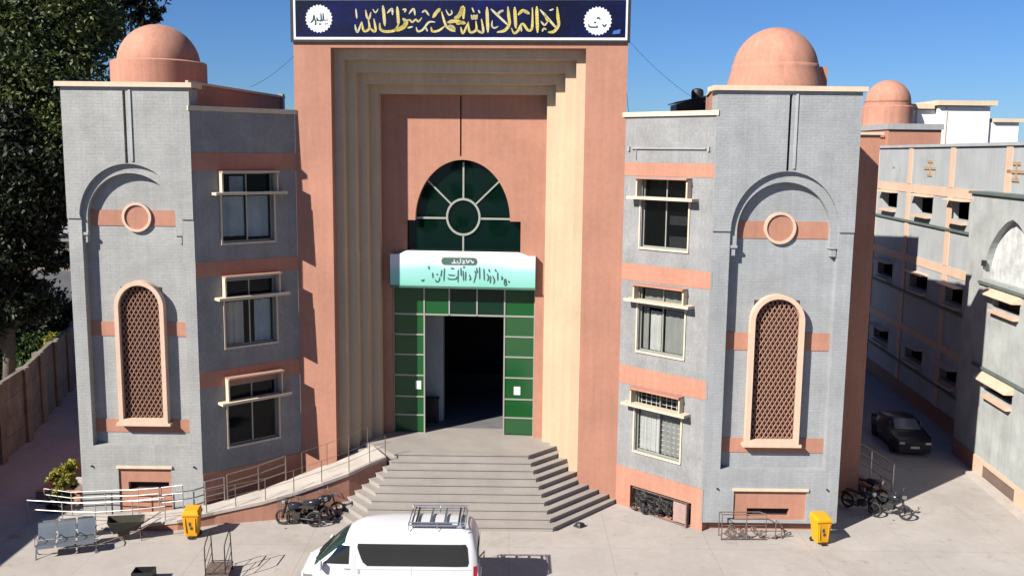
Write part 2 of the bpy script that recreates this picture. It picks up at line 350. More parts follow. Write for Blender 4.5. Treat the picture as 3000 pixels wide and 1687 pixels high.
# ------------------------------------------------------------------ towers
def tower(loc, W, xl, xr, zb, zs, cx, a, b, ia, ib, zring, mx, mz, mr, bands, lx0, lx1, lsp, ltop, lbot, px0, px1, pz, slot, ztop, slotx, stone, label, plinth):
    t = empty('corner_tower', loc, 0, label, 'tower', 'grey stone corner towers of the college')
    # body behind the recessed face
    B(0, W, .36, .9, plinth, ztop - .02).build('wall', stone, t)
    # lower front layer (two piers and the sill under the recess)
    lo = [(0, plinth), (W, plinth), (W, zs), (xr, zs), (xr, zb), (xl, zb), (xl, zs), (0, zs)]
    # low terracotta panel cut from the sill
    hole = rect(px0, px1, plinth + .12 if plinth else .12, pz)
    MB().plate([lo, hole], 0, .358).build('wall', stone, t)
    hp = [rect(px0, px1, hole[0][1], pz)]
    if slot: hp.append(rect(slotx[0], slotx[1], slot[0], slot[1]))
    MB().plate(hp, .06, .34).build('panel', TERRA, t)
    B(px0 - .06, px1 + .06, -.07, .05, pz - .005, pz + .09).build('ledge', TRIM, t)
    if slot: B(slotx[0], slotx[1], .3, .345, slot[0], slot[1]).build('vent', BLACK, t)
    # upper front layer with the arch cut out, slightly proud, and the central groove
    n = 40
    up = [(0, zs + .002), (xl, zs + .002)] + [(cx + a * cos(pi - pi * i / n), zs + .002 + b * sin(pi * i / n) * 1.0) for i in range(1, n)] + [(xr, zs + .002), (W, zs + .002), (W, ztop), (0, ztop)]
    gl = cx - .02
    # groove splits the upper layer down to the crown
    up2l = [p for p in up]
    groove = rect(gl - .05, gl + .05, zs + b + .02, ztop - .12)
    MB().plate([up, groove], -.055, .358).build('arch_wall', stone, t)
    B(gl + .17, gl + .25, -.10, -.056, zs + b + .1, ztop - .1).build('groove_trim', STONEM, t)
    # inner arch ring, set back, carried on small corbels
    z0 = zring
    outer = [(cx + a, z0)] + [(cx + a * cos(pi * i / n), zs + b * sin(pi * i / n)) for i in range(0, n + 1)] + [(cx - a, z0)]
    inner = [(cx - ia, z0)] + [(cx + ia * cos(pi - pi * i / n), zs + ib * sin(pi * i / n)) for i in range(0, n + 1)] + [(cx + ia, z0)]
    MB().plate([outer + inner], .10, .357).build('arch_ring', stone, t)
    for sx in (-1, 1):
        e = cx + sx * (a + ia) / 2
        MB().box(e - (a - ia) / 2 - .02, e + (a - ia) / 2 + .02, .03, .35, z0 - .1, z0 + .0).box(e - .09, e + .09, .08, .35, z0 - .38, z0 - .1).build('corbel', stone, t)
    # bands, medallion
    for z0b, z1b in bands: B(xl + .002, xr - .002, .335, .357, z0b, z1b).build('band', TERRA, t)
    MB().plate([disc(mx, mz, mr + .075, 36), disc(mx, mz, mr - .02, 36)], .24, .35).build('medallion_ring', TRIMP, t)
    MB().plate([disc(mx, mz, mr - .02, 36)], .30, .352).build('medallion', TERRA, t)
    # lattice window
    lc = (lx0 + lx1) / 2; lr = (lx1 - lx0) / 2; fw = .16
    def arch(r, zt, bot):
        return [(lc - r, bot), (lc + r, bot), (lc + r, lsp)] + ell(lc, lsp, r, zt - lsp, 0, pi, 24)[1:-1] + [(lc - r, lsp)]
    fr = MB().plate([arch(lr, ltop, lbot), arch(lr - fw, ltop - fw, lbot + fw)], .02, .354).build('lattice_window', TRIMP, t)
    B(lx0 + fw, lx1 - fw, .33, .35, lbot + fw, lsp + .75).build('backing', BROWNB, fr)
    B(lx0 - .1, lx1 + .1, -.02, .33, lbot - .1, lbot - .002).build('sill', TRIMP, fr)
    ins = lambda x, z: (abs(x - lc) < lr - fw + .01 and lbot + fw < z <= lsp) or (z > lsp and ((x - lc) / (lr - fw + .01)) ** 2 + ((z - lsp) / (ltop - lsp - fw + .01)) ** 2 < 1)
    lat = MB(); p = .172; h = .15
    z = lbot + fw; row = 0
    while z < ltop:
        for c in range(-7, 8):
            xx = lc + c * p + (p / 2 if row % 2 else 0)
            for sx in (-1, 1):
                x2 = xx + sx * p / 2; z2 = z + h
                if ins((xx + x2) / 2, (z + z2) / 2): lat.tube([(xx, .235, z), (xx + sx * p * .5, .235, z + h)], .026, 4)
        z += h; row += 1
    lat.build('lattice', LATM, fr)
    # roof slab and pipes
    B(-.16, W + .14, -.18, 1.0, ztop + .0, ztop + .17).build('cap', TRIM, t)
    for xx in (xl - .08, xr + .12):
        MB().tube([(xx, -.07, pz + .07), (xx, .05, pz + .07)], .035, 8).build('drain_pipe', BLKM, t)
    if plinth: B(.12, W - .05, .28, .9, 0, plinth).build('plinth', TERRA, t)
    return t
rt = tower((7.13, 34.05, 0), 5.07, .65, 4.53, 2.4, 11.22, 2.59, 1.94, 2.14, 1.68, 1.76, 10.72, 2.5, 11.33, .50, [(10.95, 11.57), (6.84, 7.5), (2.96, 3.52)],
      1.55, 3.51, 7.95, 8.94, 3.36, 1.2, 3.9, 1.6, (.57, .9), 16.15, (1.72, 3.3), STONE, 'grey stone tower right of the gate with a yellow bin at its foot', .35)
lt = tower((-16.33, 35.0, 0), 4.62, .5, 4.19, 2.75, 11.36, 2.3, 1.85, 2.0, 1.62, 1.66, 10.85, 2.42, 11.4, .47, [(11.08, 11.66), (6.93, 7.47), (3.2, 3.7)],
      1.52, 3.36, 8.05, 9.05, 3.63, 1.41, 3.41, 1.88, (1.0, 1.32), 16.1, (1.75, 3.3), STONEL, 'grey stone tower left of the gate, in front of the large dark tree', 0)

# ------------------------------------------------------------------ window wings
def curtain(mb, x0, x1, y, z0, z1, waves):
    n = max(8, int((x1 - x0) * 14)); vs = []; fs = []
    for i in range(n + 1):
        x = x0 + (x1 - x0) * i / n; yy = y + .03 * sin(waves * i / n * 2 * pi)
        vs += [(x, yy, z0), (x, yy, z1)]
    for i in range(n): fs.append((2 * i, 2 * i + 2, 2 * i + 3, 2 * i + 1))
    mb.add(vs, fs)
def wing(loc, rz, L, x0, x1, bots, tops, hood, ledge, bands, base, label, curtains, right):
    w = empty('window_wing', loc, rz, label, 'building wing', 'three storey wings flanking the gate')
    segs = [(base + .003, bands[0][0], 0), (bands[0][1], bands[1][0], 1), (bands[1][1], bands[2][0], 2), (bands[2][1], 15.3, None)]
    for z0, z1, k in segs:
        loops = [rect(0, L, z0, z1)]
        if k is not None: loops.append(rect(x0, x1, bots[k], tops[k]))
        MB().plate(loops, 0, .3).build('wall', STONEW, w)
    for z0, z1 in bands: B(0, L, -.012, .3, z0 + .001, z1 - .001).build('band', TERRA, w)
    B(-.1, L + .05, -.09, .4, 15.3, 15.47).build('cap', TRIM, w)
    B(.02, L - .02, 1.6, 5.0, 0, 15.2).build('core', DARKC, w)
    B(.05, L - .05, .3, 1.6, 15.0, 15.25).build('roof', STONES, w)
    for k in range(3):
        zz = [bots[k] - .3, tops[k] + .3]
        room = MB()
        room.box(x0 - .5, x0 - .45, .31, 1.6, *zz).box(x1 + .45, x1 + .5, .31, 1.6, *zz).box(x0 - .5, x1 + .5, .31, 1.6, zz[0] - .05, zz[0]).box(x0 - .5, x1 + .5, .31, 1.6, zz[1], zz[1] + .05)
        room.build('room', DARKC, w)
        mid = (x0 + x1) / 2; zt = bots[k] + (tops[k] - bots[k]) * .68
        fr = MB(); t = .045
        for (a, b) in ((x0, x0 + t), (mid - t / 2, mid + t / 2), (x1 - t, x1)): fr.box(a, b, .12, .18, bots[k], tops[k])
        for (a, b) in ((bots[k], bots[k] + t), (zt, zt + t), (tops[k] - t, tops[k])): fr.box(x0 + t, mid - t / 2, .125, .175, a, b); fr.box(mid + t / 2, x1 - t, .125, .175, a, b)
        win = fr.build('window', ALU, w)
        for (a, b) in ((x0 + t, mid - t / 2), (mid + t / 2, x1 - t)):
            B(a, b, .146, .152, bots[k] + t, zt).build('pane', WGL, win); B(a, b, .146, .152, zt + t, tops[k] - t).build('pane', WGL, win)
        for (a, b, z0, z1, m, wv) in curtains[k]:
            c = MB(); curtain(c, x0 + a * (x1 - x0), x0 + b * (x1 - x0), .23, bots[k] + z0 * (tops[k] - bots[k]), bots[k] + z1 * (tops[k] - bots[k]), wv); c.build('curtain', m, win)
        # projecting concrete surround: hood slab, two side fins and the sun ledge crossing them
        hz = hood[k]; lz = ledge[k]
        B(x0 - .12, x1 + .12, -.36, 0, hz - .06, hz).build('hood', TERRA, w)
        B(x0 - .125, x1 + .125, -.385, -.36, hz - .065, hz + .004).build('hood_edge', TERRA if right else TRIM, w)
        MB().box(x0 - .11, x0 - .05, -.28, 0, lz + .04, hz - .062).build('fin', TRIM, w)
        MB().box(x1 + .05, x1 + .11, -.28, 0, lz + .04, hz - .062).build('fin', TRIM, w)
        B(x0 - .42, x1 + .42, -.44, -.001, lz - .06, lz + .04).build('sun_ledge', TRIM, w)
        MB().box(x0 - .09, x0 - .03, -.05, 0, bots[k] - .02, lz - .062).box(x1 + .03, x1 + .09, -.05, 0, bots[k] - .02, lz - .062).box(x0 - .09, x1 + .09, -.06, 0, bots[k] - .09, bots[k] - .02).build('frame_trim', TRIM, w)
    return w
Lr = 4.067
FULL = lambda a, b, m, wv, z0=.02, z1=.68: (a, b, z0, z1, m, wv)
cr = [ [FULL(.04, .36, CURT, 4), FULL(.36, .47, WBLD, 1), FULL(.53, .98, CURTG, 4)],
       [(.04, .16, .02, .66, CURTG, 1), FULL(.2, .44, CURT, 2, .02, .62), FULL(.53, .97, CURTG, 3, .02, .66), (.05, .95, .72, .95, CURTG, 5)],
       [] ]
wr = wing((4.27, 36.87, 0), math.atan2(-2.82, 2.93), Lr, Lr - 3.2, Lr - 1.12, (2.42, 6.42, 10.43), (4.88, 8.95, 13.02), (4.98, 9.03, 13.06), (4.32, 8.4, 12.3),
     [(5.0, 5.72), (9.1, 9.74), (13.1, 13.6)], 1.62, 'sunlit three storey window wing right of the gate with rough grey stone and salmon bands', cr, True)
cl = [ [], [(.02, .40, .02, .66, CURT, 3), (.62, .95, .02, .66, CURTB, 2)],
       [(.05, .47, .08, .66, CURTB, 2), (.52, .95, .06, .66, CURTB, 1.5), (.2, .47, .72, .95, CURTB, 1)] ]
wl = wing((-11.71, 35.0, 0), math.atan2(2.81, 3.15), 4.22, 1.12, 3.2, (2.55, 6.45, 10.45), (4.93, 9.0, 13.05), (5.3, 9.2, 13.12), (4.33, 8.36, 12.3),
     [(4.95, 5.6), (9.2, 9.76), (13.13, 13.8)], 1.65, 'shaded three storey window wing left of the gate behind the ramp', cl, False)
# white window bars in the lowest window on the right
bars = MB()
for i in range(9): bars.box(Lr - 3.12 + i * .235, Lr - 3.09 + i * .235, .22, .24, 2.45, 4.8)
for j in range(11): bars.box(Lr - 3.15, Lr - 1.15, .225, .235, 2.6 + j * .2, 2.62 + j * .2)
bars.build('window_bars', WBLD, wr)
# basement openings and bases
MB().plate([rect(0, Lr, 0, 1.62), rect(Lr - 3.35, Lr - .5, .02, .95)], -.02, .3).build('base', TERRA, wr)
B(Lr - 3.35, Lr - .5, .29, .31, 0, .96).build('basement_vent', BLACK, wr)
B(0, 4.22, -.02, .3, 0, 1.65).build('base', TERRA, wl)
# conduit on the right wing head
MB().tube([(.35, -.05, 14.12), (Lr - .45, -.05, 14.12)], .03, 6).box(.15, .24, -.07, 0, 14.03, 14.2).box(Lr - .38, Lr - .3, -.07, 0, 14.03, 14.2).tube([(.55, -.05, 14.12), (.55, -.04, 13.7)], .015, 5).build('conduit', STONES, wr)

# ------------------------------------------------------------------ gate portal
GA = R(4.2)
gp = empty('gate_portal', (4.27, 36.87, 0), -GA, 'tall terracotta gateway with stepped cream reveal and dark arched window above the doorway', 'gateway')
D = 3.1
OL = [-11.40, -11.07, -10.70, -10.36, -9.98]; ORr = [-1.57, -1.93, -2.35, -2.73, -3.09]; OT = [17.84, 17.47, 17.01, 16.60, 16.24]
B(-12.86, OL[0], 0, D, 0, OT[0]).build('jamb', TERRA, gp)
B(ORr[0], 0, 0, D, 0, OT[0]).build('jamb', TERRA, gp)
B(-12.86, 0, 0, D, OT[0] + .001, 19.75).build('lintel', TERRA, gp)
for k in range(1, 5):
    y0 = .5 * k
    MB().plate([[(OL[k - 1], 0), (OL[k], 0), (OL[k], OT[k]), (ORr[k], OT[k]), (ORr[k], 0), (ORr[k - 1], 0), (ORr[k - 1], OT[k - 1]), (OL[k - 1], OT[k - 1])]], y0, D).build('reveal_frame', CREAM, gp)
cx = -6.57; n = 36
arc = [(cx + 1.99 * cos(pi - pi * i / n), 11.1 + 2.5 * sin(pi * i / n)) for i in range(n + 1)]
zf = 1.82
outl = [(OL[4], 0), (-9.58, 0), (-9.58, 8.4), (-8.94, 8.4), (-8.94, 11.08), (-8.56, 11.08)] + arc[1:-1] + [(-4.58, 11.08), (-4.13, 11.08), (-4.13, 8.4), (-3.49, 8.4), (-3.49, 0), (ORr[4], 0), (ORr[4], OT[4]), (OL[4], OT[4])]
slotg = rect(-6.69, -6.62, 13.75, 16.2)
MB().plate([outl, slotg], 2.5, 2.78).build('inner_wall', TERRA, gp)
B(-6.8, -6.5, 2.7, 2.79, 13.6, 16.24).build('joint_backing', TERRA, gp)
# upper window: glass panes split by mullions, ring in the middle
V0, V1 = 2.80, 2.86
fan = empty('arched_window', (cx, 0, 0)); fan.parent = gp
def cell(loops, m, nm='pane', y0=V0 + .02, y1=V0 + .03): return MB().plate(loops, y0, y1).build(nm, m, fan)
rc = 11.22; rr = .69
def ringpt(a_): return (rr * cos(a_), rc + .74 * sin(a_))
def archpt(a_):
    # ray from the ring centre to the arch
    t = 0.5
    while t < 4:
        x = t * cos(a_); z = rc + t * sin(a_)
        if z >= 11.1 and (x / 2.03) ** 2 + ((z - 11.1) / 2.54) ** 2 > 1: break
        t += .01
    return (x, z)
angs = [0, R(45), R(90), R(135), R(180)]
for i in range(4):
    a0, a1 = angs[i], angs[i + 1]
    lo_ = [ringpt(a0 + (a1 - a0) * j / 8) for j in range(9)]; up_ = [archpt(a0 + (a1 - a0) * j / 8) for j in range(8, -1, -1)]
    cell([up_[::-1] + lo_[::-1]], GG2)
cell([disc(0, rc, rr, 32, .74)], GG2)
half = [(0, 9.3), (2.44, 9.3), (2.44, 11.2)] + [(.69, 11.2)] + [ringpt(R(-5 - 85 * j / 8)) for j in range(9)]
cell([half], GG2); cell([[(-x, z) for x, z in half][::-1]], GG2)
mu = MB()
for a_ in angs[0:1] + angs[4:5]: pass
mu.box(-2.4, -.68, V0 - .03, V0 + .02, 11.12, 11.2).box(.68, 2.4, V0 - .03, V0 + .02, 11.12, 11.2)
mu.box(-.035, .035, V0 - .03, V0 + .02, rc + .72, 13.5).box(-.035, .035, V0 - .03, V0 + .02, 9.3, rc - .72)
for s_ in (-1, 1):
    p0 = (s_ * .5, rc + .52); p1 = archpt(R(45)); p1 = (s_ * p1[0], p1[1])
    d = Vector((p1[0] - p0[0], p1[1] - p0[1])).normalized(); q = Vector((-d.y, d.x)) * .033
    mu.plate([[(p0[0] - q.x, p0[1] - q.y), (p1[0] - q.x, p1[1] - q.y), (p1[0] + q.x, p1[1] + q.y), (p0[0] + q.x, p0[1] + q.y)][:: (1 if s_ else -1)]], V0 - .03, V0 + .02)
mu.build('mullion', ALU, fan)
MB().plate([disc(0, rc, .73, 40, .79), disc(0, rc, .645, 40, .70)], V0 - .05, V0 + .025).build('ring_frame', ALU, fan)
# doorway curtain wall
dw = empty('glazed_entrance', (0, 0, 0)); dw.parent = gp
def pane(x0, x1, z0, z1, m): B(x0, x1, V0 + .02, V0 + .03, z0, z1).build('pane', m, dw)
us = [-9.58, -8.24, -7.16, -5.97, -4.79, -3.49]
for i in range(5): pane(us[i] + .02, us[i + 1] - .02, 7.07, 8.4, GG4 if i in (2, 3) else GG3)
zs_ = [1.84, 2.6, 3.42, 4.36, 5.27, 6.15, 7.03]
for i in range(6):
    pane(-9.58, -8.26, zs_[i] + .03, zs_[i + 1] - .03, GG3); pane(-4.77, -3.49, zs_[i] + .03, zs_[i + 1] - .03, GG1)
fr = MB()
for u in us[1:5]: fr.box(u - .03, u + .03, V0 - .02, V0 + .06, (zf if u in (us[1], us[4]) else 7.03), 8.4)
fr.box(us[0], us[0] + .05, V0 - .015, V0 + .05, zf, 8.4).box(us[5] - .05, us[5], V0 - .015, V0 + .05, zf, 8.4)
for z in zs_[1:6]: fr.box(us[0] + .05, us[1] - .03, V0 - .01, V0 + .05, z - .03, z + .03); fr.box(us[4] + .03, us[5] - .05, V0 - .01, V0 + .05, z - .03, z + .03)
for i in range(5): fr.box(us[i] + .031, us[i + 1] - .031, V0 - .01, V0 + .05, 7.0, 7.07)
fr.build('frame', ALU, dw)
nt_ = MB().plate([rect(-8.62, -8.38, 3.75, 4.12)], V0 - .006, V0 + .012).build('notice', PAPER, dw)
MB().plate([rect(-4.36, -4.08, 3.62, 3.98)], V0 - .006, V0 + .012).build('notice', PAPER, dw)
# the hall behind
hall = empty('entrance_hall', (0, 0, 0)); hall.parent = gp
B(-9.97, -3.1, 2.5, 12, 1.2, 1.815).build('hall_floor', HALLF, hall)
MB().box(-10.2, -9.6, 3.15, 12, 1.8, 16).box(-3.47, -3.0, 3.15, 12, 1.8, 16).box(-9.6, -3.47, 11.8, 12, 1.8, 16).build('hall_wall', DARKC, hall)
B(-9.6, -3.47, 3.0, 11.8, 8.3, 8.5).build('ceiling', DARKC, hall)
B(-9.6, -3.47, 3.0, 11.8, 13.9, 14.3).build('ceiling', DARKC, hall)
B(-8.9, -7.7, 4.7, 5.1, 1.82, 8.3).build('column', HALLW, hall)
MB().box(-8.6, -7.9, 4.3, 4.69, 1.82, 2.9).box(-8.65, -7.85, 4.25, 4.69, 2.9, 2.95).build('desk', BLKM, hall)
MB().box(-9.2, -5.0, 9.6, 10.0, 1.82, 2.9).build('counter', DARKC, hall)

# white and turquoise sign over the door
sg = empty('entrance_sign', (4.27, 36.87, 0), -GA, 'long white to turquoise sign board with dark script above the glazed doorway', 'sign')
def gradmat():
    m = bpy.data.materials.new('sign_print'); m.use_nodes = True; nt = m.node_tree; N = nt.nodes; L = nt.links; b = N['Principled BSDF']
    b.inputs['Roughness'].default_value = .35
    tc = N.new('ShaderNodeTexCoord'); sp = N.new('ShaderNodeSeparateXYZ'); L.new(tc.outputs['Object'], sp.inputs[0])
    nz = N.new('ShaderNodeTexNoise'); nz.inputs['Scale'].default_value = .8; L.new(tc.outputs['Object'], nz.inputs['Vector'])
    ad = N.new('ShaderNodeMath'); ad.operation = 'MULTIPLY_ADD'; L.new(nz.outputs[0], ad.inputs[0]); ad.inputs[1].default_value = .5; L.new(sp.outputs['Z'], ad.inputs[2])
    mr = N.new('ShaderNodeMapRange'); mr.inputs['From Min'].default_value = 8.6; mr.inputs['From Max'].default_value = 9.95; L.new(ad.outputs[0], mr.inputs['Value'])
    cr = N.new('ShaderNodeValToRGB'); e = cr.color_ramp.elements
    e[0].position = 0; e[0].color = (0.15, 0.40, 0.33, 1); e[1].position = 1; e[1].color = (0.50, 0.50, 0.54, 1)
    q = e.new(.5); q.color = (0.23, 0.46, 0.45, 1); q = e.new(.72); q.color = (0.46, 0.49, 0.54, 1)
    L.new(mr.outputs[0], cr.inputs[0]); L.new(cr.outputs[0], b.inputs['Base Color']); return m
B(-9.58, -3.48, 2.2, 2.49, 8.35, 9.66).build('board', gradmat(), sg)
MB().add([(-9.3, 2.2, 9.662), (-3.8, 2.2, 9.662), (-3.8, 2.49, 9.662), (-9.3, 2.49, 9.662), (-8.9, 2.4, 9.8), (-4.2, 2.4, 9.8), (-4.2, 2.49, 9.8), (-8.9, 2.49, 9.8)],
         [(0, 1, 5, 4), (1, 2, 6, 5), (3, 0, 4, 7), (4, 5, 6, 7), (0, 3, 2, 1), (2, 3, 7, 6)]).build('top_flashing', WBLD, sg)
B(-9.6, -3.46, 2.18, 2.49, 8.26, 8.348).build('lower_trim', PRG, sg)
S5 = 3.45
def s5(X, Y):   # crop of the sign: metres on the board face
    return (-6.6 + (X - 543) / S5 * .8587 / 66.3 * .99, 9.66 - (Y - 1030) / S5 * .8587 / 63.0)
tx = MB()
for st_ in [[(95, 1300), (115, 1310), (128, 1290)], [(180, 1150), (186, 1185)], [(225, 1220), (228, 1275)], [(252, 1290), (275, 1318), (300, 1300), (305, 1265)], [(268, 1235), (285, 1240)], [(330, 1190), (318, 1260)], [(360, 1170), (352, 1310)],
            [(395, 1270), (420, 1285), (490, 1280), (500, 1255)], [(400, 1240), (480, 1245)], [(515, 1180), (512, 1320)], [(545, 1160), (548, 1250)], [(570, 1190), (575, 1300)], [(600, 1200), (598, 1300)], [(640, 1230), (655, 1275), (640, 1290)],
            [(700, 1190), (715, 1230), (690, 1320)], [(722, 1160), (732, 1215)], [(755, 1150), (758, 1280)], [(805, 1165), (810, 1290)], [(840, 1220), (858, 1255), (846, 1300)], [(880, 1240), (878, 1320)], [(905, 1240), (925, 1290), (915, 1325)],
            [(930, 1170), (945, 1195)], [(960, 1200), (962, 1290)], [(1000, 1240), (1015, 1265), (1000, 1280)], [(1040, 1270), (1035, 1330)], [(1050, 1265), (1060, 1330), (1040, 1340)], [(1085, 1290), (1092, 1310)], [(430, 1170), (470, 1172)], [(570, 1160), (590, 1150)], [(860, 1170), (870, 1200)]]:
    tx = MB(); ribbon(tx, [s5(*p) for p in st_], .06, 2.188, 2.199); tx.build('letter', PRG, sg)
c0 = s5(527, 1093); pl = [(c0[0] + (.62 if cos(a_) > 0 else -.62) + .13 * cos(a_), c0[1] + .155 * sin(a_)) for a_ in [2 * pi * i / 24 for i in range(24)]]
MB().plate([pl], 2.186, 2.199).build('script_lozenge', PRG, sg)
tw = MB()
for st_ in [[(440, 1110), (500, 1112)], [(470, 1075), (475, 1105)], [(505, 1085), (515, 1112), (545, 1112)], [(540, 1065), (543, 1112)], [(560, 1080), (585, 1090), (565, 1112), (600, 1110)], [(605, 1070), (620, 1110)], [(640, 1075), (632, 1110)], [(655, 1075), (680, 1112)], [(690, 1090), (680, 1112)]]:
    tw = MB(); ribbon(tw, [s5(*p) for p in st_], .05, 2.176, 2.185); tw.build('letter', PRW, sg)

# ------------------------------------------------------------------ banner over the gate
bn = empty('gate_banner', (4.27, 36.87, 0), -GA, 'long navy banner with yellow calligraphy and two white rosettes across the gate top', 'banner')
MB().plate([rect(-12.93, .07, 18.04, 19.78)], -.10, -.02).build('board', BLKM, bn)
MB().plate([rect(-12.80, -.04, 18.13, 19.70)], -.115, -.101).build('white_border', PRW, bn)
MB().plate([rect(-12.72, -.12, 18.23, 19.60)], -.124, -.116).build('printed_cloth', NAVY, bn)
def uz(xs, ys):
    xv, yv = xs * .8587, ys * .8587
    return (-12.91 + (xv - 732) / 854 * 12.95, 19.63 - yv * .01453)
c3 = lambda X, Y: uz(860 + X / 5.152, Y / 5.152)
c4 = lambda X, Y: uz(1350 + X / 5.051, Y / 5.051)
gold = MB(); pale = MB()
A3 = [  # (bucket, width, points) read from the left half of the lettering
 (1, .075, [(955, 390), (970, 470), (1000, 495), (1055, 350)]), (0, .09, [(1060, 350), (1080, 465), (1120, 490), (1175, 440), (1160, 310)]), (0, .09, [(1180, 440), (1240, 490), (1270, 465), (1245, 305)]),
 (0, .08, [(1120, 170), (1140, 275), (1175, 290), (1200, 205)]), (1, .06, [(970, 150), (985, 295)]), (1, .05, [(1230, 155), (1270, 205), (1312, 150)]), (0, .115, [(1385, 105), (1400, 250), (1412, 405)]),
 (1, .08, [(1450, 215), (1520, 150), (1530, 240)]), (0, .115, [(1602, 120), (1615, 280), (1620, 390)]), (0, .1, [(1620, 380), (1570, 470), (1480, 495), (1390, 490), (1340, 450), (1335, 370)]),
 (0, .16, [(1690, 300), (1735, 350), (1700, 420), (1620, 460), (1560, 465)]), (1, .07, [(1685, 160), (1730, 160), (1712, 200)]), (1, .07, [(1780, 225), (1850, 150), (1872, 245)]),
 (0, .075, [(1740, 320), (1790, 320), (1830, 350), (1880, 315), (1925, 340), (1975, 285)]), (1, .075, [(1890, 430), (1915, 490), (1990, 465), (2080, 355), (2175, 350)]), (1, .06, [(2035, 435), (2060, 490)]),
 (1, .07, [(1980, 205), (2030, 180), (2085, 250)]), (1, .06, [(1760, 440), (1835, 420)]), (0, .085, [(2115, 430), (2140, 490), (2230, 480), (2320, 415)]), (0, .09, [(2275, 195), (2335, 390), (2400, 460), (2480, 490)]),
 (0, .13, [(2145, 280), (2200, 200), (2250, 150)]), (0, .13, [(2370, 355), (2470, 335), (2590, 355)]), (1, .06, [(2340, 165), (2385, 240), (2430, 215), (2420, 170)]), (0, .14, [(2380, 410), (2440, 430), (2470, 470)]), (0, .12, [(2470, 290), (2530, 250), (2590, 130)])]
A4 = [
 (0, .15, [(0, 285), (40, 200), (72, 130), (80, 290)]), (0, .13, [(-20, 370), (40, 350), (105, 360)]), (0, .075, [(40, 420), (75, 510), (152, 340)]), (0, .09, [(150, 345), (165, 470), (210, 495), (270, 450), (262, 330)]),
 (0, .09, [(270, 450), (330, 492), (372, 475), (345, 300)]), (0, .1, [(195, 240), (215, 290), (240, 250), (265, 290), (282, 235)]), (1, .055, [(205, 130), (235, 200)]), (1, .06, [(300, 165), (320, 210)]), (0, .12, [(425, 125), (432, 300), (442, 492)]),
 (0, .115, [(732, 120), (745, 250), (755, 370), (690, 465), (580, 492)]), (1, .085, [(485, 150), (600, 260), (740, 390)]), (1, .09, [(575, 235), (620, 190), (665, 170)]), (1, .06, [(505, 320), (500, 400), (540, 430), (592, 405)]),
 (0, .12, [(832, 125), (842, 280), (852, 430)]), (0, .095, [(1090, 130), (1095, 300), (1085, 440), (1030, 460), (950, 370), (880, 475), (825, 505), (788, 435)]), (0, .12, [(885, 235), (945, 175), (1000, 190), (1045, 220)]), (1, .06, [(930, 400), (935, 480)]),
 (0, .12, [(1155, 115), (1162, 300), (1172, 495)]), (0, .115, [(1452, 125), (1465, 260), (1475, 390), (1410, 480), (1330, 492)]), (1, .09, [(1205, 160), (1330, 300), (1455, 440)]), (0, .09, [(1270, 210), (1310, 310), (1345, 320)]),
 (1, .065, [(1218, 330), (1270, 385), (1312, 345)]), (1, .07, [(1240, 480), (1262, 440), (1300, 450)]), (1, .05, [(1340, 170), (1400, 150)])]
for AA, cc in ((A3, c3), (A4, c4)):
    for bk, w_, pts in AA:
        g_ = MB(); ribbon(g_, [cc(*p) for p in pts], w_, -.136, -.125); g_.build('letter', (GOLD, PALEG)[bk], bn)
def rosette(c, marks, fn):
    pts = []
    for i in range(48):
        a_ = 2 * pi * i / 48; r_r = .50 + (.035 if i % 2 else -.02); pts.append((c[0] + r_r * cos(a_), c[1] + r_r * sin(a_) * 1.0))
    o = MB().plate([pts], -.134, -.125).build('rosette', PRW, bn)
    for st_ in marks: m = MB(); ribbon(m, [fn(*p) for p in st_], .05, -.146, -.1345); m.build('letter', PRK, o)
rosette(c3(400, 300), [[(270, 360), (310, 320), (325, 250), (335, 325)], [(345, 310), (350, 375), (335, 390)], [(370, 280), (375, 325), (400, 320)], [(430, 215), (435, 320), (400, 330)], [(465, 210), (468, 310), (440, 325)], [(400, 385), (430, 380)], [(490, 320), (495, 330)], [(520, 315), (528, 322)], [(495, 375), (497, 385)], [(522, 372), (528, 380)]], c3)
rosette(c4(2045, 325), [[(1915, 370), (1930, 410), (2035, 415), (2030, 395)], [(1990, 345), (2020, 345)], [(2030, 290), (2055, 275), (2080, 305)], [(2115, 370), (2140, 405), (2170, 370)]], c4)
MB().plate([[c4(2260, 520), c4(2370, 510), c4(2380, 445), c4(2275, 470)]], -.13, -.125).build('small_print', mat('print_blue', (.03, .09, .3), .5), bn)

# ------------------------------------------------------------------ roofs and domes
def dome(loc, r, rd, zb, zd, zc, hgt, label, grp='terracotta domes on the roofs'):
    d = empty('dome', (loc[0], loc[1], 0), 0, label, 'dome', grp)
    n = 14
    MB().lathe([(r * cos(pi / 2 * i / n) + .001, zc + hgt * sin(pi / 2 * i / n)) for i in range(n + 1)], 48).build('shell', TERRA2, d, smooth=True)
    MB().lathe([(rd, zb), (rd, zd - .04), (rd - .05, zd), (r + .02, zd + .03), (r + .01, zc + .02)], 48).build('drum', TERRA2, d, smooth=True, auto=True)
    return d
dome((-14.28, 39.2), 1.60, 1.84, 15.5, 17.35, 17.2, 1.62, 'terracotta dome with stepped drum over the left tower, dark tree behind it')
dr = dome((9.88, 37.0), 1.60, 1.78, 15.5, 17.25, 17.02, 1.66, 'largest terracotta dome, over the right tower beside the open blue sky')
d3 = dome((23.85, 62.0), 1.40, 1.56, 14.5, 17.1, 17.3, 1.45, 'small distant terracotta dome half hidden behind the right tower')
d3.location = (26.93, 70, -1.79); d3.scale = (1.129,) * 3
for ch in list(dr.children):
    if ch.name.startswith('drum'): bpy.data.objects.remove(ch)
MB().lathe([(1.86, 15.5), (1.84, 16.2), (1.76, 16.6), (1.66, 16.95), (1.61, 17.15), (1.595, 17.3)], 48).build('drum', TERRA2, dr, smooth=True)
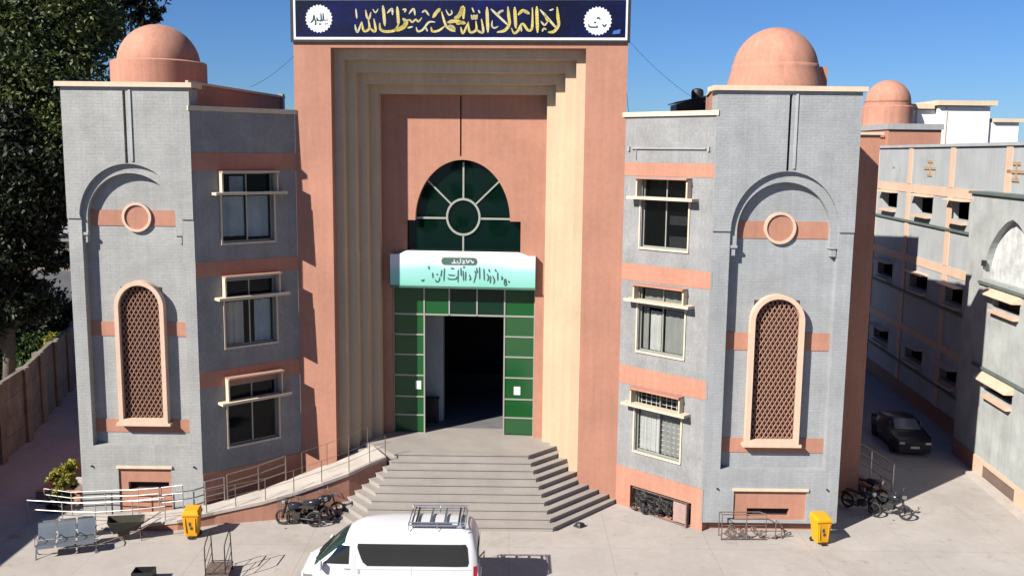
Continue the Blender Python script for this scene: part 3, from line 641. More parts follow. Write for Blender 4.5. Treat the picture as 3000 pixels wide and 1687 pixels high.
MB().prism([(1.2, -.5), (1.84, -.5), (1.84, .9), (1.2, .9)], 15.6, 17.22).build('ledge', TERRA2, dr)
rb = empty('rear_block', (-14, 41, 0), 0, 'terracotta roof block running back behind the left tower dome', 'building')
MB().prism([(-2.2, -5.1), (1.9, -5.1), (3.2, 4.5), (-2.2, 4.5)], 0, 16.32).build('wall', TERRA, rb)
MB().prism([(1.86, -5.1), (1.96, -5.1), (3.26, 4.55), (3.1, 4.55)], 16.322, 16.42).build('coping', TRIM, rb)
MB().box(3.05, 3.25, 4.1, 4.5, 15.2, 16.5).box(3.0, 3.06, 3.3, 3.36, 15.4, 16.38).build('parapet_post', STONES, rb)
rb2 = empty('rear_block', (10, 42, 0), 0, 'terracotta block behind the right tower with its side wall in deep shade', 'building')
MB().prism([(-2.8, -7.1), (1.5, -7.1), (1.5, -2), (-2.05, -2)], 14, 16.28).build('roof_wall', TERRA, rb2)
MB().prism([(-2.86, -7.1), (-2.7, -7.1), (-1.95, -2), (-2.12, -2)], 16.282, 16.38).build('coping', TRIM, rb2)
MB().prism([(-2.7, -6.9), (2.0, -6.9), (2.0, -4.2), (4.35, -4.2), (4.35, 3.4), (-2.7, 3.4)], 0, 13.98).build('wall', TERRA, rb2)
B(.9, 4.35, -4.2, 3.4, 13.985, 14.75).build('parapet', TERRA, rb2)
B(.9, 4.45, -4.3, 3.45, 14.755, 14.86).build('coping', TRIM, rb2)
B(1.2, 4.3, 3.46, 18, 0, 17.2).build('wall', TERRA, rb2)
for yy in (4.2, 11.5): MB().lathe([(.45, 17.2), (.4, 17.3), (.22, 17.5), (.05, 17.9)], 12, 3.6, yy).build('finial', TERRA2, rb2)
tk = empty('water_tank', (7.85, 41.5, 0), 0, 'black rooftop water tank standing on a dark sloping shed roof', 'water tank')
MB().lathe([(.26, 16.25), (.27, 16.55), (.24, 16.68), (.1, 16.74)], 16, .05, .4).build('tank', BLKM, tk, smooth=True, auto=True)
MB().prism([(-.9, 0), (.35, 0), (.35, 1.6), (-.9, 1.6)], 15.3, [16.05, 16.35, 16.35, 16.05]).build('shed', BLKM, tk)
MB().prism([(-1.0, -.1), (.38, -.1), (.38, 1.7), (-1.0, 1.7)], [16.06, 16.36, 16.36, 16.06], [16.12, 16.42, 16.42, 16.12]).build('shed_roof', CARP, tk)

# ------------------------------------------------------------------ right building
rz = math.atan2(-.997, -.0766)
mb_ = empty('side_building', (21.43, 41.15, 0), rz, 'long grey building along the right side with peach pilasters, three storeys, mostly in shade', 'building')
PEACH = mat('peach_render', (0.46, 0.33, 0.245), .9, var=.06, streak=.06)
wins = [(-6.8, -4.5), (-12.1, -9.35), (-18.1, -15.2), (-23.4, -20.6)]
lv = [(10.9, 11.8), (6.75, 7.6), (2.75, 3.55)]
MB().plate([rect(-26, 12, 1.2, 14.45)] + [rect(a, b, z0, z1) for a, b in wins for z0, z1 in lv], 0, .4).build('wall', STONEM, mb_)
B(-26, 12, 1.4, 8, 0, 14.3).build('core', DARKC, mb_)
B(-26, 12, .3, 1.4, 14.1, 14.4).build('roof', STONEM, mb_)
B(-26, 12, .5, .8, 0, 1.2).build('plinth', TERRA, mb_)
B(-26, 12.1, -.1, .5, 14.455, 14.6).build('coping', STONEM, mb_)
for z0, z1 in ((11.95, 12.42), (8.05, 8.5), (4.1, 4.5)): B(-26, 12, -.03, -.001, z0, z1).build('band', PEACH, mb_)
for x in (-25.5, -19.4, -13.2, -6.95, -.5, 5.8):
    for z0, z1 in ((12.425, 14.45), (8.505, 11.945), (4.505, 8.045), (1.2, 4.095)): B(x - .3, x + .3, -.05, -.001, z0, z1).build('pilaster', PEACH, mb_)
for z in (10.35, 6.35, 2.3): B(-26, 12, -.12, -.052, z - .06, z + .06).build('sill_course', GREENT, mb_)
for a, b in wins:
    for z0, z1 in lv:
        MB().box(a + .3, b - .1, -.3, -.002, z0 - .2, z0 - .08).build('window_sill', PEACH, mb_)
        MB().prism([(a - .1, -.45), (b + .1, -.45), (b + .1, -.002), (a - .1, -.002)], [z1 + .03] * 4, [z1 + .05, z1 + .05, z1 + .13, z1 + .13]).build('window_hood', PEACH, mb_)
        B(a - .05, b + .05, .9, .95, z0 - .1, z1 + .1).build('window', BLACK, mb_)
def cross(x, z, s, mbx):
    MB().box(x - .35 * s, x + .35 * s, -.05, -.001, z + .28 * s, z + .42 * s).box(x - .85 * s, x - .05 * s, -.05, -.001, z - .07 * s, z + .07 * s).box(x + .12 * s, x + .85 * s, -.05, -.001, z - .07 * s, z + .07 * s).box(x - .35 * s, x + .35 * s, -.05, -.001, z - .42 * s, z - .28 * s).box(x - .05 * s, x + .115 * s, -.04, -.001, z - .27 * s, z + .27 * s).build('stepped_cross', mat('ochre_inset', (0.3, 0.21, 0.13), .9), mbx)
cross(-10.1, 13.35, 1.0, mb_); cross(.25, 13.35, 1.0, mb_)
MB().box(-16.4, -16.0, -.04, -.001, 13.28, 13.4).box(-15.0, -14.93, -.04, -.001, 13.2, 13.45).build('small_vent', STONES, mb_)
bb = empty('projecting_bay', (21.43, 41.15, 0), rz, 'grey bay with a pointed blind arch and narrow slot windows at the right edge', 'building')
BST = mat('bay_stone', (0.33, 0.36, 0.35), .8, var=.12, scale=1.0, streak=.12, bump=.25, bscale=20, var2=(.27,.28,.28))
og = []
for i in range(13): a_ = pi - i * R(62) / 12; og.append((1.67 + 1.9 + 4.4 * cos(a_) , 8.66 + 3.1 * sin(a_)))
og = [(p[0], p[1]) for p in og if p[0] <= 1.67 + .001]
og[-1] = (1.67, og[-1][1]) if og else (1.67, 11.4)
ogr = [(2 * 1.67 - x, z) for x, z in reversed(og[:-1])]
ogl = og + ogr
MB().plate([rect(-2.75, 12, .8, 12.3), ogl, rect(.3, 3.0, 7.55, 8.05), rect(.1, 3.0, 3.8, 4.3)], -.6, -.3).build('wall', BST, bb)
B(-2.75, 12, -.3, -.002, 8.5, 12.3).build('arch_panel', mat('bay_panel', (0.42, 0.44, 0.44), .75, var=.3, scale=1.6, streak=.2, bump=.25), bb)
MB().box(-2.75, -.3, -.3, -.002, 0, 8.5).box(3.4, 12, -.3, -.002, 0, 8.5).build('wall', BST, bb)
B(-2.85, 12, -.72, 0, 12.305, 12.42).build('cap', GREENT, bb)
for z in (8.45, 4.75): B(-1.1, 12, -.7, -.602, z - .06, z + .06).build('course', GREENT, bb)
B(-.75, -.55, -.75, -.602, 9.2, 9.45).build('wall_lamp', BLKM, bb)
for z0, z1 in ((7.55, 8.05), (3.8, 4.3)):
    MB().prism([(-.1, -1.0), (3.1, -1.0), (3.1, -.602), (-.1, -.602)], [z1 + .0] * 4, [z1 + .03, z1 + .03, z1 + .3, z1 + .3]).build('window_hood', PEACH, bb)
    B(.5, 3.0, -.85, -.602, z0 - .2, z0 - .08).build('window_sill', PEACH, bb)
    B(.0, 3.2, -.29, -.28, z0 - .1, z1 + .1).build('window', BLACK, bb)
MB().plate([rect(-.15, 12, 0, .8), rect(.75, 4.05, .05, .62)], -.68, -.3).build('plinth', PEACH, bb)
B(.75, 4.05, -.6, -.58, .05, .62).build('vent', mat('vent_brown', (0.12, 0.085, 0.07), .9), bb)
B(-2.75, -.152, -.62, -.3, 0, .8).build('plinth', TERRA, bb)
B(.2, 12, -1.15, -.682, -.02, .1).build('kerb', RAMPM, bb)
# roofs beyond
wb = empty('white_building', (30.33, 70, -2.317), 0, 'white rooftop building with flat overhanging slab beyond the right building', 'building')
B(-1.6, .3, .5, 6, 0, 16.85).build('wall', WBLD, wb); B(.301, 3.45, 0, 6, 0, 17.05).build('wall', WBLD, wb); B(3.451, 5.4, .2, 6, 0, 16.1).build('wall', WBLD, wb)
MB().box(-1.9, .1, .2, 6.2, 16.9, 17.2).build('roof_slab', TRIM, wb); B(.101, 3.75, -.3, 6.2, 17.1, 17.4).build('roof_slab', TRIM, wb); B(3.755, 5.6, 0, 6.2, 16.12, 16.35).build('roof_slab', TRIM, wb)
MB().box(.75, .8, -.05, 0, 14.5, 17).box(-.9, -.84, .45, .5, 14.5, 16.8).build('downpipe', TRIM, wb)
wb.scale = (1.1667,) * 3
tb = empty('terrace_block', (25.9, 64, 0), 0, 'low terracotta parapet block under the small distant dome', 'building')
B(-1.1, 2.4, 0, 12, 0, 15.72).build('wall', TERRA, tb); B(-1.2, 2.5, -.15, 12, 15.725, 16.1).build('parapet', STONES, tb)
B(-2.7, -1.11, .5, 12, 0, 15.2).build('wall', TERRA2, tb); B(-2.75, -1.21, .4, 12, 15.205, 15.35).build('coping', TERRA, tb)

# ------------------------------------------------------------------ ramp with railings
outer = [(-17.7, 33.95, .01), (-14.6, 33.5, .12), (-12.24, 33.55, .40), (-11.04, 34.1, .53), (-9.34, 34.55, .78), (-8.1, 34.93, 1.05), (-7.2, 35.3, 1.28), (-6.28, 35.78, 1.5), (-5.56, 36.35, 1.7), (-4.96, 36.84, 1.83)]
inner = [(-17.7, 34.9, .01), (-14.6, 34.8, .12), (-12.6, 34.8, .35), (-11.4, 34.98, .50), (-9.66, 35.95, .78), (-8.6, 36.6, 1.05), (-7.9, 37.05, 1.22), (-7.06, 37.5, 1.4), (-6.3, 38.0, 1.62), (-5.71, 38.35, 1.83)]
rp = empty('wheelchair_ramp', (-11, 35, 0), 0, 'pale concrete ramp curving up from the left tower to the gate landing', 'ramp')
sf = MB(); sk = MB(); cb = MB()
for i in range(len(outer) - 1):
    a, b, c, d = [Vector(p) - Vector((11 * -1, 35, 0)) for p in (outer[i], outer[i + 1], inner[i + 1], inner[i])]
    t = .12
    sf.add([(*a.xy, a.z), (*b.xy, b.z), (*c.xy, c.z), (*d.xy, d.z), (*a.xy, a.z - t), (*b.xy, b.z - t), (*c.xy, c.z - t), (*d.xy, d.z - t)], [(0, 1, 2, 3), (4, 7, 6, 5), (0, 4, 5, 1), (2, 6, 7, 3), (1, 5, 6, 2), (3, 7, 4, 0)])
    off = Vector((0, .06, 0))
    if b.z > .13:
        sk.add([(a.x, a.y + .05, -.01), (b.x, b.y + .05, -.01), (b.x, b.y + .05, b.z - t), (a.x, a.y + .05, max(0, a.z - t)), (a.x, a.y + .25, -.01), (b.x, b.y + .25, -.01), (b.x, b.y + .25, b.z - t), (a.x, a.y + .25, max(0, a.z - t))],
               [(0, 1, 2, 3), (5, 4, 7, 6), (3, 2, 6, 7), (0, 4, 5, 1), (1, 5, 6, 2), (0, 3, 7, 4)])
    cb.add([(d.x, d.y, -.01), (c.x, c.y, -.01), (c.x, c.y, c.z - t), (d.x, d.y, max(0, d.z - t)), (d.x, d.y - .2, -.01), (c.x, c.y - .2, -.01), (c.x, c.y - .2, c.z - t), (d.x, d.y - .2, max(0, d.z - t))],
               [(1, 0, 3, 2), (4, 5, 6, 7), (3, 7, 6, 2), (0, 1, 5, 4), (2, 6, 5, 1), (0, 4, 7, 3)])
sf.build('deck', RAMPM, rp); sk.build('retaining_wall', TERRA, rp); cb.build('inner_wall', TERRA, rp)
def interp(poly, x):
    for i in range(len(poly) - 1):
        if poly[i][0] <= x <= poly[i + 1][0]:
            t = (x - poly[i][0]) / (poly[i + 1][0] - poly[i][0]); return tuple(poly[i][k] + t * (poly[i + 1][k] - poly[i][k]) for k in range(3))
    return poly[0] if x < poly[0][0] else poly[-1]
def railing(name, pts, h, rails, m, r, label, grp, rr=None):
    o = empty(name, pts[0], 0, label, 'railing', grp); b = Vector(pts[0])
    for p in pts: q = Vector(p) - b; MB().tube([q, q + Vector((0, 0, h))], r, 6).build('post', m, o)
    for hh in rails: MB().tube([Vector(p) - b + Vector((0, 0, hh)) for p in pts], rr or r * .8, 6).build('rail', m, o)
    return o
op = [interp([(x, y + .08, z) for x, y, z in outer], x) for x in (-11.3, -10.3, -9.25, -8.24, -7.25, -6.28, -5.56, -5.0)]
railing('ramp_railing', op, .85, (.85, .45), BRASS, .018, 'thin brass coloured railing along the outer edge of the ramp', 'ramp railings', .008)
ip = [interp([(x, y - .1, z) for x, y, z in inner], x) for x in (-10.85, -9.8, -8.87)]
railing('ramp_railing', ip, 1.0, (1.0, .68, .36), BRASS, .03, 'short thicker railing on the inner ramp edge before the left window wing', 'ramp railings', .026)
railing('ramp_railing', [interp([(x, y - .1, z) for x, y, z in inner], x) for x in (-13.2, -12.4, -11.6, -10.95)], .95, (.95, .65, .35), STEEL, .02, 'grey sloping railing at the foot of the left window wing', 'ramp railings', .016)
railing('ramp_railing', [interp([(x, y - .1, z) for x, y, z in inner], x) for x in (-8.3, -7.4, -6.6, -5.9)], .9, (.9,), BRASS, .016, 'thin railing beside the cream gate reveal at the ramp top', 'ramp railings', .008)
railing('ramp_railing', [(-17.9, 35.2 + .0, 0), (-16.7, 35.0 - .15, 0), (-15.4, 34.85, .08), (-14.1, 34.72, .18), (-13.3, 34.7, .27)], .95, (.95, .72, .5), PIPEM, .022, 'bright white pipe railing right against the left tower foot', 'ramp railings', .020)
railing('ramp_railing', [(-18.0, 34.1, 0), (-16.6, 33.88, .02), (-15.3, 33.7, .07), (-13.9, 33.65, .2), (-12.7, 33.66, .34)], .9, (.9, .55), PIPEM, .02, 'lower white pipe railing between the steel bench and the tower', 'ramp railings', .018)
pl_ = empty('planter', (-17.5, 38.5, 0), 0, 'low terracotta planter bed beside the left tower', 'planter')
MB().box(-1.2, 1.0, -2.4, -2.2, 0, .5).box(-1.2, -1.0, -2.2, 2.8, 0, .5).box(-1.0, 1.0, 2.6, 2.8, 0, .5).build('wall', TERRA, pl_)
B(-1.0, 1.0, -2.2, 2.6, 0, .38).build('soil', mat('planter_soil', (0.17, 0.12, 0.095), .95, var=.3, scale=3), pl_)
B(-.9, .9, -1.2, -1.0, .38, .62).build('kerb', RAMPM, pl_)

# ------------------------------------------------------------------ van
VX0 = -6.42
vn = empty('parked_van', (VX0, 28.68, 0), 0, 'white high roof passenger van parked before the stairs with a roof rack and dark windows', 'van')
def lerp_tab(tab, x):
    if x <= tab[0][0]: return tab[0][1]
    for i in range(len(tab) - 1):
        if x <= tab[i + 1][0]:
            t = (x - tab[i][0]) / (tab[i + 1][0] - tab[i][0]); t = t * t * (3 - 2 * t) if tab is VW else t
            return tab[i][1] + t * (tab[i + 1][1] - tab[i][1])
    return tab[-1][1]
VR = [(0, .98), (.12, 1.08), (.35, 1.22), (.7, 1.55), (1.1, 1.9), (1.4, 2.1), (1.7, 2.27), (2.3, 2.37), (3.6, 2.40), (4.7, 2.38), (4.98, 2.32), (5.10, 2.2), (5.2, 1.9), (5.24, 1.2)]
VW = [(0, .70), (.15, .82), (.5, .90), (1.2, .93), (4.6, .93), (5.05, .90), (5.24, .84)]
def vhw(x, z):
    zr = lerp_tab(VR, x); w = lerp_tab(VW, x)
    if z <= 1.0: return w * (1 - .03 * max(0, .5 - z))
    t = min(1, (z - 1.0) / max(.01, zr - 1.0)); return w * (1 - .10 * t) * max(0, 1 - t ** 10) ** .33
def vz(x, y):
    lo, hi = 1.0, lerp_tab(VR, x)
    for _ in range(26):
        m_ = (lo + hi) / 2
        if vhw(x, m_) > abs(y): lo = m_
        else: hi = m_
    return lo
bd = MB(); xs = [0, .03, .08, .15, .25, .4, .55, .7, .85, 1.0, 1.15, 1.3, 1.45, 1.6, 1.8, 2.1, 2.6, 3.2, 3.8, 4.3, 4.7, 4.9, 5.0, 5.07, 5.12, 5.16, 5.2, 5.23, 5.24]
ts = [0, .15, .3, .45, .6, .72, .82, .89, .94, .97, .99, .998]; vs = []
K = None
for x in xs:
    zr = lerp_tab(VR, x); ring = [(vhw(x, .28) - .03, .26), (vhw(x, .32), .34), (vhw(x, .7), .7)]
    for t in ts: z = 1.0 + t * (zr - 1.0); ring.append((vhw(x, z), z))
    ring.append((0, zr)); full = [(x, -y, z) for y, z in ring] + [(x, y, z) for y, z in reversed(ring[:-1])]
    K = len(full); vs += full
fs = []
for i in range(len(xs) - 1):
    for k in range(K): l = (k + 1) % K; fs.append((i * K + k, i * K + l, (i + 1) * K + l, (i + 1) * K + k))
fs.append(tuple(range(K))); fs.append(tuple(reversed(range((len(xs) - 1) * K, len(xs) * K))))
fs = [tuple(reversed(f)) for f in fs]
body = bd.add(vs, fs).build('body', WHITE, vn, smooth=True, auto=True)
def side_patch(name, poly_fn, m, sgn=-1, nx=20, nz=6, off=.006, parent=None):
    """poly_fn(u, v) -> (x, z); wrapped on the van flank"""
    vs = []; fs = []
    for i in range(nx + 1):
        for j in range(nz + 1):
            x, z = poly_fn(i / nx, j / nz); vs.append((x, sgn * (vhw(x, z) + off), z))
    for i in range(nx):
        for j in range(nz):
            q = (i * (nz + 1) + j, (i + 1) * (nz + 1) + j, (i + 1) * (nz + 1) + j + 1, i * (nz + 1) + j + 1); fs.append(q if sgn < 0 else tuple(reversed(q)))
    return MB().add(vs, fs).build(name, m, parent or vn, smooth=True)
def longwin(u, v):
    z = 1.27 + .66 * v; e = min(v, 1 - v); x0 = 1.93 - .27 * v ** .7; x1 = 4.98 - .06 * v
    r_c = .05 * (1 - min(1, e / .12)) ** 2; return (x0 + r_c + (x1 - x0 - 2 * r_c) * u, z)
def doorwin(u, v):
    z = 1.32 + .54 * v; x0 = .66 + .5 * v ** .8; x1 = 1.44 + .03 * v
    return (x0 + (x1 - x0) * u, z)
for s_ in (-1, 1):
    side_patch('side_window', longwin, VGL, s_); side_patch('door_window', doorwin, VGL, s_, 8, 5)
    for xx in (1.56, 1.62, 3.28): side_patch('door_seam', lambda u, v, xx=xx: (xx + .012 * u, .4 + 1.5 * v), mat('seam', (.25, .26, .28), .6) if 'seam' not in MATS else MATS['seam'], s_, 1, 8, .002)
    side_patch('trim_line', lambda u, v: (1.66 + 3.4 * u, 1.16 + .012 * v), MATS['seam'], s_, 20, 1, .004)
    side_patch('door_handle', lambda u, v: (1.3 + .16 * u, 1.17 + .035 * v), MATS['seam'], s_, 3, 1, .03)
    side_patch('fuel_flap', lambda u, v: (1.70 + .07 * u, 1.03 + .13 * v), MATS['seam'], s_, 2, 2, .004)
    side_patch('tail_lamp', lambda u, v: (5.10 + .11 * u, .85 + .42 * v), REDL, s_, 4, 4, .008)
    side_patch('headlamp', lambda u, v: (.06 + .30 * u, .78 + .2 * v), STEEL, s_, 6, 3, .008)
    m_ = empty('wing_mirror', (.62, s_ * 1.02, 1.32)); m_.parent = vn
    MB().box(-.05, .05, -.09, .1, -.14, .12).build('mirror_shell', WHITE, m_, bevel=.03); MB().tube([(0, -s_ * .2, -.12), (.02, 0, -.08)], .025).build('mirror_arm', BLKM, m_)
vs = []; fs = []; nx, ny = 12, 16
for i in range(nx + 1):
    for j in range(ny + 1):
        x = .40 + .92 * i / nx; w = (lerp_tab(VW, x) - .10 - .07 * i / nx); y = -w + 2 * w * j / ny; z = vz(x, y) + .008; vs.append((x - .004, y, z))
for i in range(nx):
    for j in range(ny): a = i * (ny + 1) + j; fs.append((a, a + ny + 1, a + ny + 2, a + 1))
MB().add(vs, fs).build('windscreen', mat('windscreen_glass', (.012, .03, .026), .05, spec=.9), vn, smooth=True)
MB().tube([(.38, -.4, vz(.38, .4) + .03), (.75, .05, vz(.75, 0) + .03)], .012, 5).tube([(.38, .2, vz(.38, .2) + .03), (.75, .6, vz(.75, .6) + .03)], .012, 5).build('wiper', BLKM, vn)
MB().box(5.235, 5.25, -.68, .68, 1.3, 1.75).build('rear_window', VGL, vn)
MB().tube([(5.26, -.74, 1.5), (5.42, -.80, 1.72), (5.4, -.8, 1.5)], .03, 6).build('parking_mirror', BLKM, vn)
MB().box(5.2, 5.3, -.84, .84, .3, .55).build('rear_bumper', WHITE, vn, bevel=.03)
MB().box(-.06, .1, -.72, .72, .3, .55).build('front_bumper', WHITE, vn, bevel=.03)
for x in (.95, 4.2):
    for s_ in (-1, 1):
        mt = Matrix.Translation((x, s_ * .80, .34)) @ Matrix.Rotation(pi / 2, 4, 'X')
        wh = MB().lathe([(.2, -.1), (.32, -.1), (.34, -.07), (.34, .07), (.32, .1), (.2, .1)], 24, mtx=mt).build('wheel', RUB, vn, smooth=True, auto=True)
        MB().lathe([(.05, -.11), (.19, -.09), (.2, .09), (.05, .11)], 16, mtx=mt).build('rim', STEEL, wh)
rk = empty('roof_rack', (0, 0, 0)); rk.parent = vn
r0, r1, rw = 3.18, 4.86, .72
MB().tube([(r0, -rw, 2.46), (r1, -rw, 2.46), (r1, rw, 2.46), (r0, rw, 2.46)], .022, 6, True).build('rack_frame', STEEL, rk)
MB().tube([(r0 + .03, -rw, 2.54), (r1 - .03, -rw, 2.54), (r1 - .03, rw, 2.54), (r0 + .03, rw, 2.54)], .018, 6, True).build('rack_rail', STEEL, rk)
for i in range(4): x = r0 + (r1 - r0) * (i + .5) / 4; MB().box(x - .03, x + .03, -rw, rw, 2.44, 2.47).build('cross_bar', STEEL, rk)
for x in (r0 + .1, r0 + .2, r1 - .1, r1 - .22): MB().tube([(x, -rw, 2.49), (x, rw, 2.49)], .014, 5).build('side_bar', BLKM, rk)
for x in (r0, (r0 + r1) / 2, r1):
    for s_ in (-1, 1): MB().tube([(x, s_ * rw, 2.54), (x, s_ * rw, 2.46), (x, s_ * (rw + .04), 2.3)], .014, 5).build('rack_foot', STEEL, rk)
MB().box(r0 + .1, r1 - .4, -rw + .05, -rw + .12, 2.4, 2.5).build('lower_bar', STEEL, rk)

vn.scale = (1.045, 1.0, 1.05)

# ------------------------------------------------------------------ yellow bins
def bin_(loc, rz, label):
    o = empty('waste_bin', loc, rz, label, 'bin', 'yellow pedal bins')
    MB().add([(-.22, -.22, .08), (.22, -.22, .08), (.22, .22, .08), (-.22, .22, .08), (-.29, -.29, .88), (.29, -.29, .88), (.29, .29, .88), (-.29, .29, .88)], [(0, 3, 2, 1), (4, 5, 6, 7), (0, 1, 5, 4), (1, 2, 6, 5), (2, 3, 7, 6), (3, 0, 4, 7)]).build('body', YEL, o, bevel=.03)
    MB().box(-.32, .32, -.32, .32, .87, .92).build('rim', YEL, o, bevel=.015)
    MB().add([(-.31, -.33, .925), (.31, -.33, .925), (.31, .31, .925), (-.31, .31, .925), (-.24, -.18, 1.04), (.24, -.18, 1.04), (.26, .3, 1.1), (-.26, .3, 1.1)], [(0, 3, 2, 1), (4, 5, 6, 7), (0, 1, 5, 4), (1, 2, 6, 5), (2, 3, 7, 6), (3, 0, 4, 7)]).build('lid', YEL, o, bevel=.03)
    MB().box(-.1, .1, -.34, -.24, .04, .1).build('pedal', BLKM, o)
    for s_ in (-1, 1): MB().tube([(s_ * .16, -.262, .25), (s_ * .18, -.288, .8)], .02, 4).build('rib', YEL, o)
    MB().plate([rect(-.06, .02, .5, .64)], -.272, -.262).plate([rect(-.02, .07, .36, .46)], -.262, -.25).build('printed_mark', PRK, o)
    for s_ in (-1, 1): MB().tube([(s_ * .2, .22, .08), (s_ * .26, .22, .08)], .08, 12).build('wheel', RUB, o)
    return o
bin_((-11.5, 33.05, 0), R(4), 'yellow pedal bin against the ramp wall left of the gate')
bin_((11.3, 33.1, 0), R(10), 'yellow pedal bin at the corner of the right tower')

# ------------------------------------------------------------------ steel benches
def bench(loc, rz, label, m):
    o = empty('waiting_bench', loc, rz, label, 'bench', 'three seat perforated steel benches')
    sw = .56
    for i in range(3):
        x0 = i * sw + .03; x1 = (i + 1) * sw - .03
        def sheet(prof, nm):
            vs = []; fs = []
            for p in prof:
                for x in (x0, x1): vs.append((x, p[0], p[1]))
            for p in prof:
                for x in (x0, x1): vs.append((x, p[0] + .012, p[1] - .014))
            n = len(prof)
            for k in range(n - 1):
                fs.append((2 * k, 2 * k + 1, 2 * k + 3, 2 * k + 2)); fs.append((2 * n + 2 * k + 2, 2 * n + 2 * k + 3, 2 * n + 2 * k + 1, 2 * n + 2 * k))
                fs.append((2 * k, 2 * k + 2, 2 * n + 2 * k + 2, 2 * n + 2 * k)); fs.append((2 * k + 3, 2 * k + 1, 2 * n + 2 * k + 1, 2 * n + 2 * k + 3))
            fs.append((1, 0, 2 * n, 2 * n + 1)); fs.append((2 * n - 2, 2 * n - 1, 4 * n - 1, 4 * n - 2))
            return MB().add(vs, fs).build(nm, m, o, smooth=True, auto=True)
        sheet([(-.02, .36), (.0, .42), (.05, .45), (.2, .44), (.38, .42), (.48, .44)], 'seat')
        sheet([(.50, .46), (.56, .60), (.62, .78), (.68, .90), (.74, .93)], 'backrest')
    MB().box(-.04, 3 * sw + .04, .2, .28, .33, .38).build('beam', STEEL, o)
    for x in (.0, 3 * sw):
        MB().tube([(x, .02, .0), (x, .1, .07), (x, .24, .34), (x, .4, .07), (x, .5, 0)], .022, 6).build('leg', STEEL, o)
    for i in range(4):
        x = i * sw; MB().tube([(x, .48, .42), (x, .5, .62), (x, .3, .66), (x, .06, .64), (x, .02, .45)], .016, 6).build('armrest', STEEL, o)
    return o
ob1 = bench((-16.12, 30.85, 0), R(19), 'three seat grey steel bench facing the yard at lower left', CHAIRM)
ob1.scale = (1.12, 1.12, 1.1)
o = bench((-15.1, 33.3, 0), R(19) + pi, 'pale steel bench turned away, back to back with the front bench', STEEL)

# ------------------------------------------------------------------ wheelbarrow
wbw = empty('wheelbarrow', (-13.75, 32.7, 0), R(20), 'dark wheelbarrow with a deep tray parked between the bench and the left bin', 'wheelbarrow')
MB().add([(-.42, -.25, .35), (.35, -.2, .38), (.35, .2, .38), (-.42, .25, .35), (-.62, -.38, .82), (.62, -.36, .74), (.62, .36, .74), (-.62, .38, .82)], [(0, 3, 2, 1), (0, 1, 5, 4), (1, 2, 6, 5), (2, 3, 7, 6), (3, 0, 4, 7)]).build('tray', mat('dark_olive_steel', (.05, .047, .035), .6, .3, var=.3), wbw).modifiers.new('thick', 'SOLIDIFY').thickness = .02
mt = Matrix.Translation((-.1, -.0, .2)) @ Matrix.Rotation(pi / 2, 4, 'X')
MB().lathe([(.08, -.05), (.2, -.05), (.21, 0), (.2, .05), (.08, .05)], 20, mtx=mt).build('wheel', mat('tan_tyre', (0.16, 0.13, 0.085), .9), wbw, smooth=True, auto=True)
for s_ in (-1, 1): MB().tube([(-.3, s_ * .12, .2), (.5, s_ * .26, .42), (1.05, s_ * .3, .72)], .02, 6).build('handle', RUST, wbw); MB().tube([(.45, s_ * .24, .4), (.5, s_ * .24, 0)], .018, 6).build('leg', RUST, wbw)
MB().tube([(1.02, -.3, .72), (1.18, -.3, .78)], .03, 8).tube([(1.02, .3, .72), (1.18, .3, .78)], .03, 8).build('grip', PIPEM, wbw)

# ------------------------------------------------------------------ trolley frame at the bottom edge, crate
tf = empty('metal_trolley', (-9.5, 29.75, 0), R(8), 'thin black metal trolley frame with two tall hooped uprights at the bottom edge', 'trolley')
for x in (-.32, .2):
    MB().tube([(x, -.35, 0), (x - .02, -.3, .9), (x + .0, -.22, 1.02), (x + .02, .42, 1.12), (x + .02, .5, 1.0), (x + .06, .5, 0)], .016, 6).build('hoop', BLKM, tf)
    MB().tube([(x, -.32, .55), (x + .04, .5, .8)], .01, 5).tube([(x, -.34, .3), (x + .04, .5, .5)], .01, 5).build('brace', BLKM, tf)
MB().box(-.36, .28, -.4, .55, .16, .2).build('platform', RUST, tf)
MB().tube([(-.32, .5, .25), (.26, .5, .25)], .014, 5).tube([(-.32, -.34, .25), (.2, -.34, .25)], .014, 5).build('cross_tube', BLKM, tf)
for x in (-.3, .22):
    for y in (-.3, .45): MB().tube([(x - .02, y, .08), (x + .03, y, .08)], .08, 12).build('wheel', RUB, tf)
tf.scale = (1.2, 1.15, 1.28)
cr_ = empty('crate', (-11.85, 29.35, 0), R(5), 'small dark crate cut by the bottom edge of the view', 'crate')
MB().box(-.33, .33, -.25, .25, 0, .06).box(-.33, .33, -.25, -.22, .06, .4).box(-.33, .33, .22, .25, .06, .4).box(-.33, -.3, -.22, .22, .06, .4).box(.3, .33, -.22, .22, .06, .4).build('shell', BLKM, cr_)

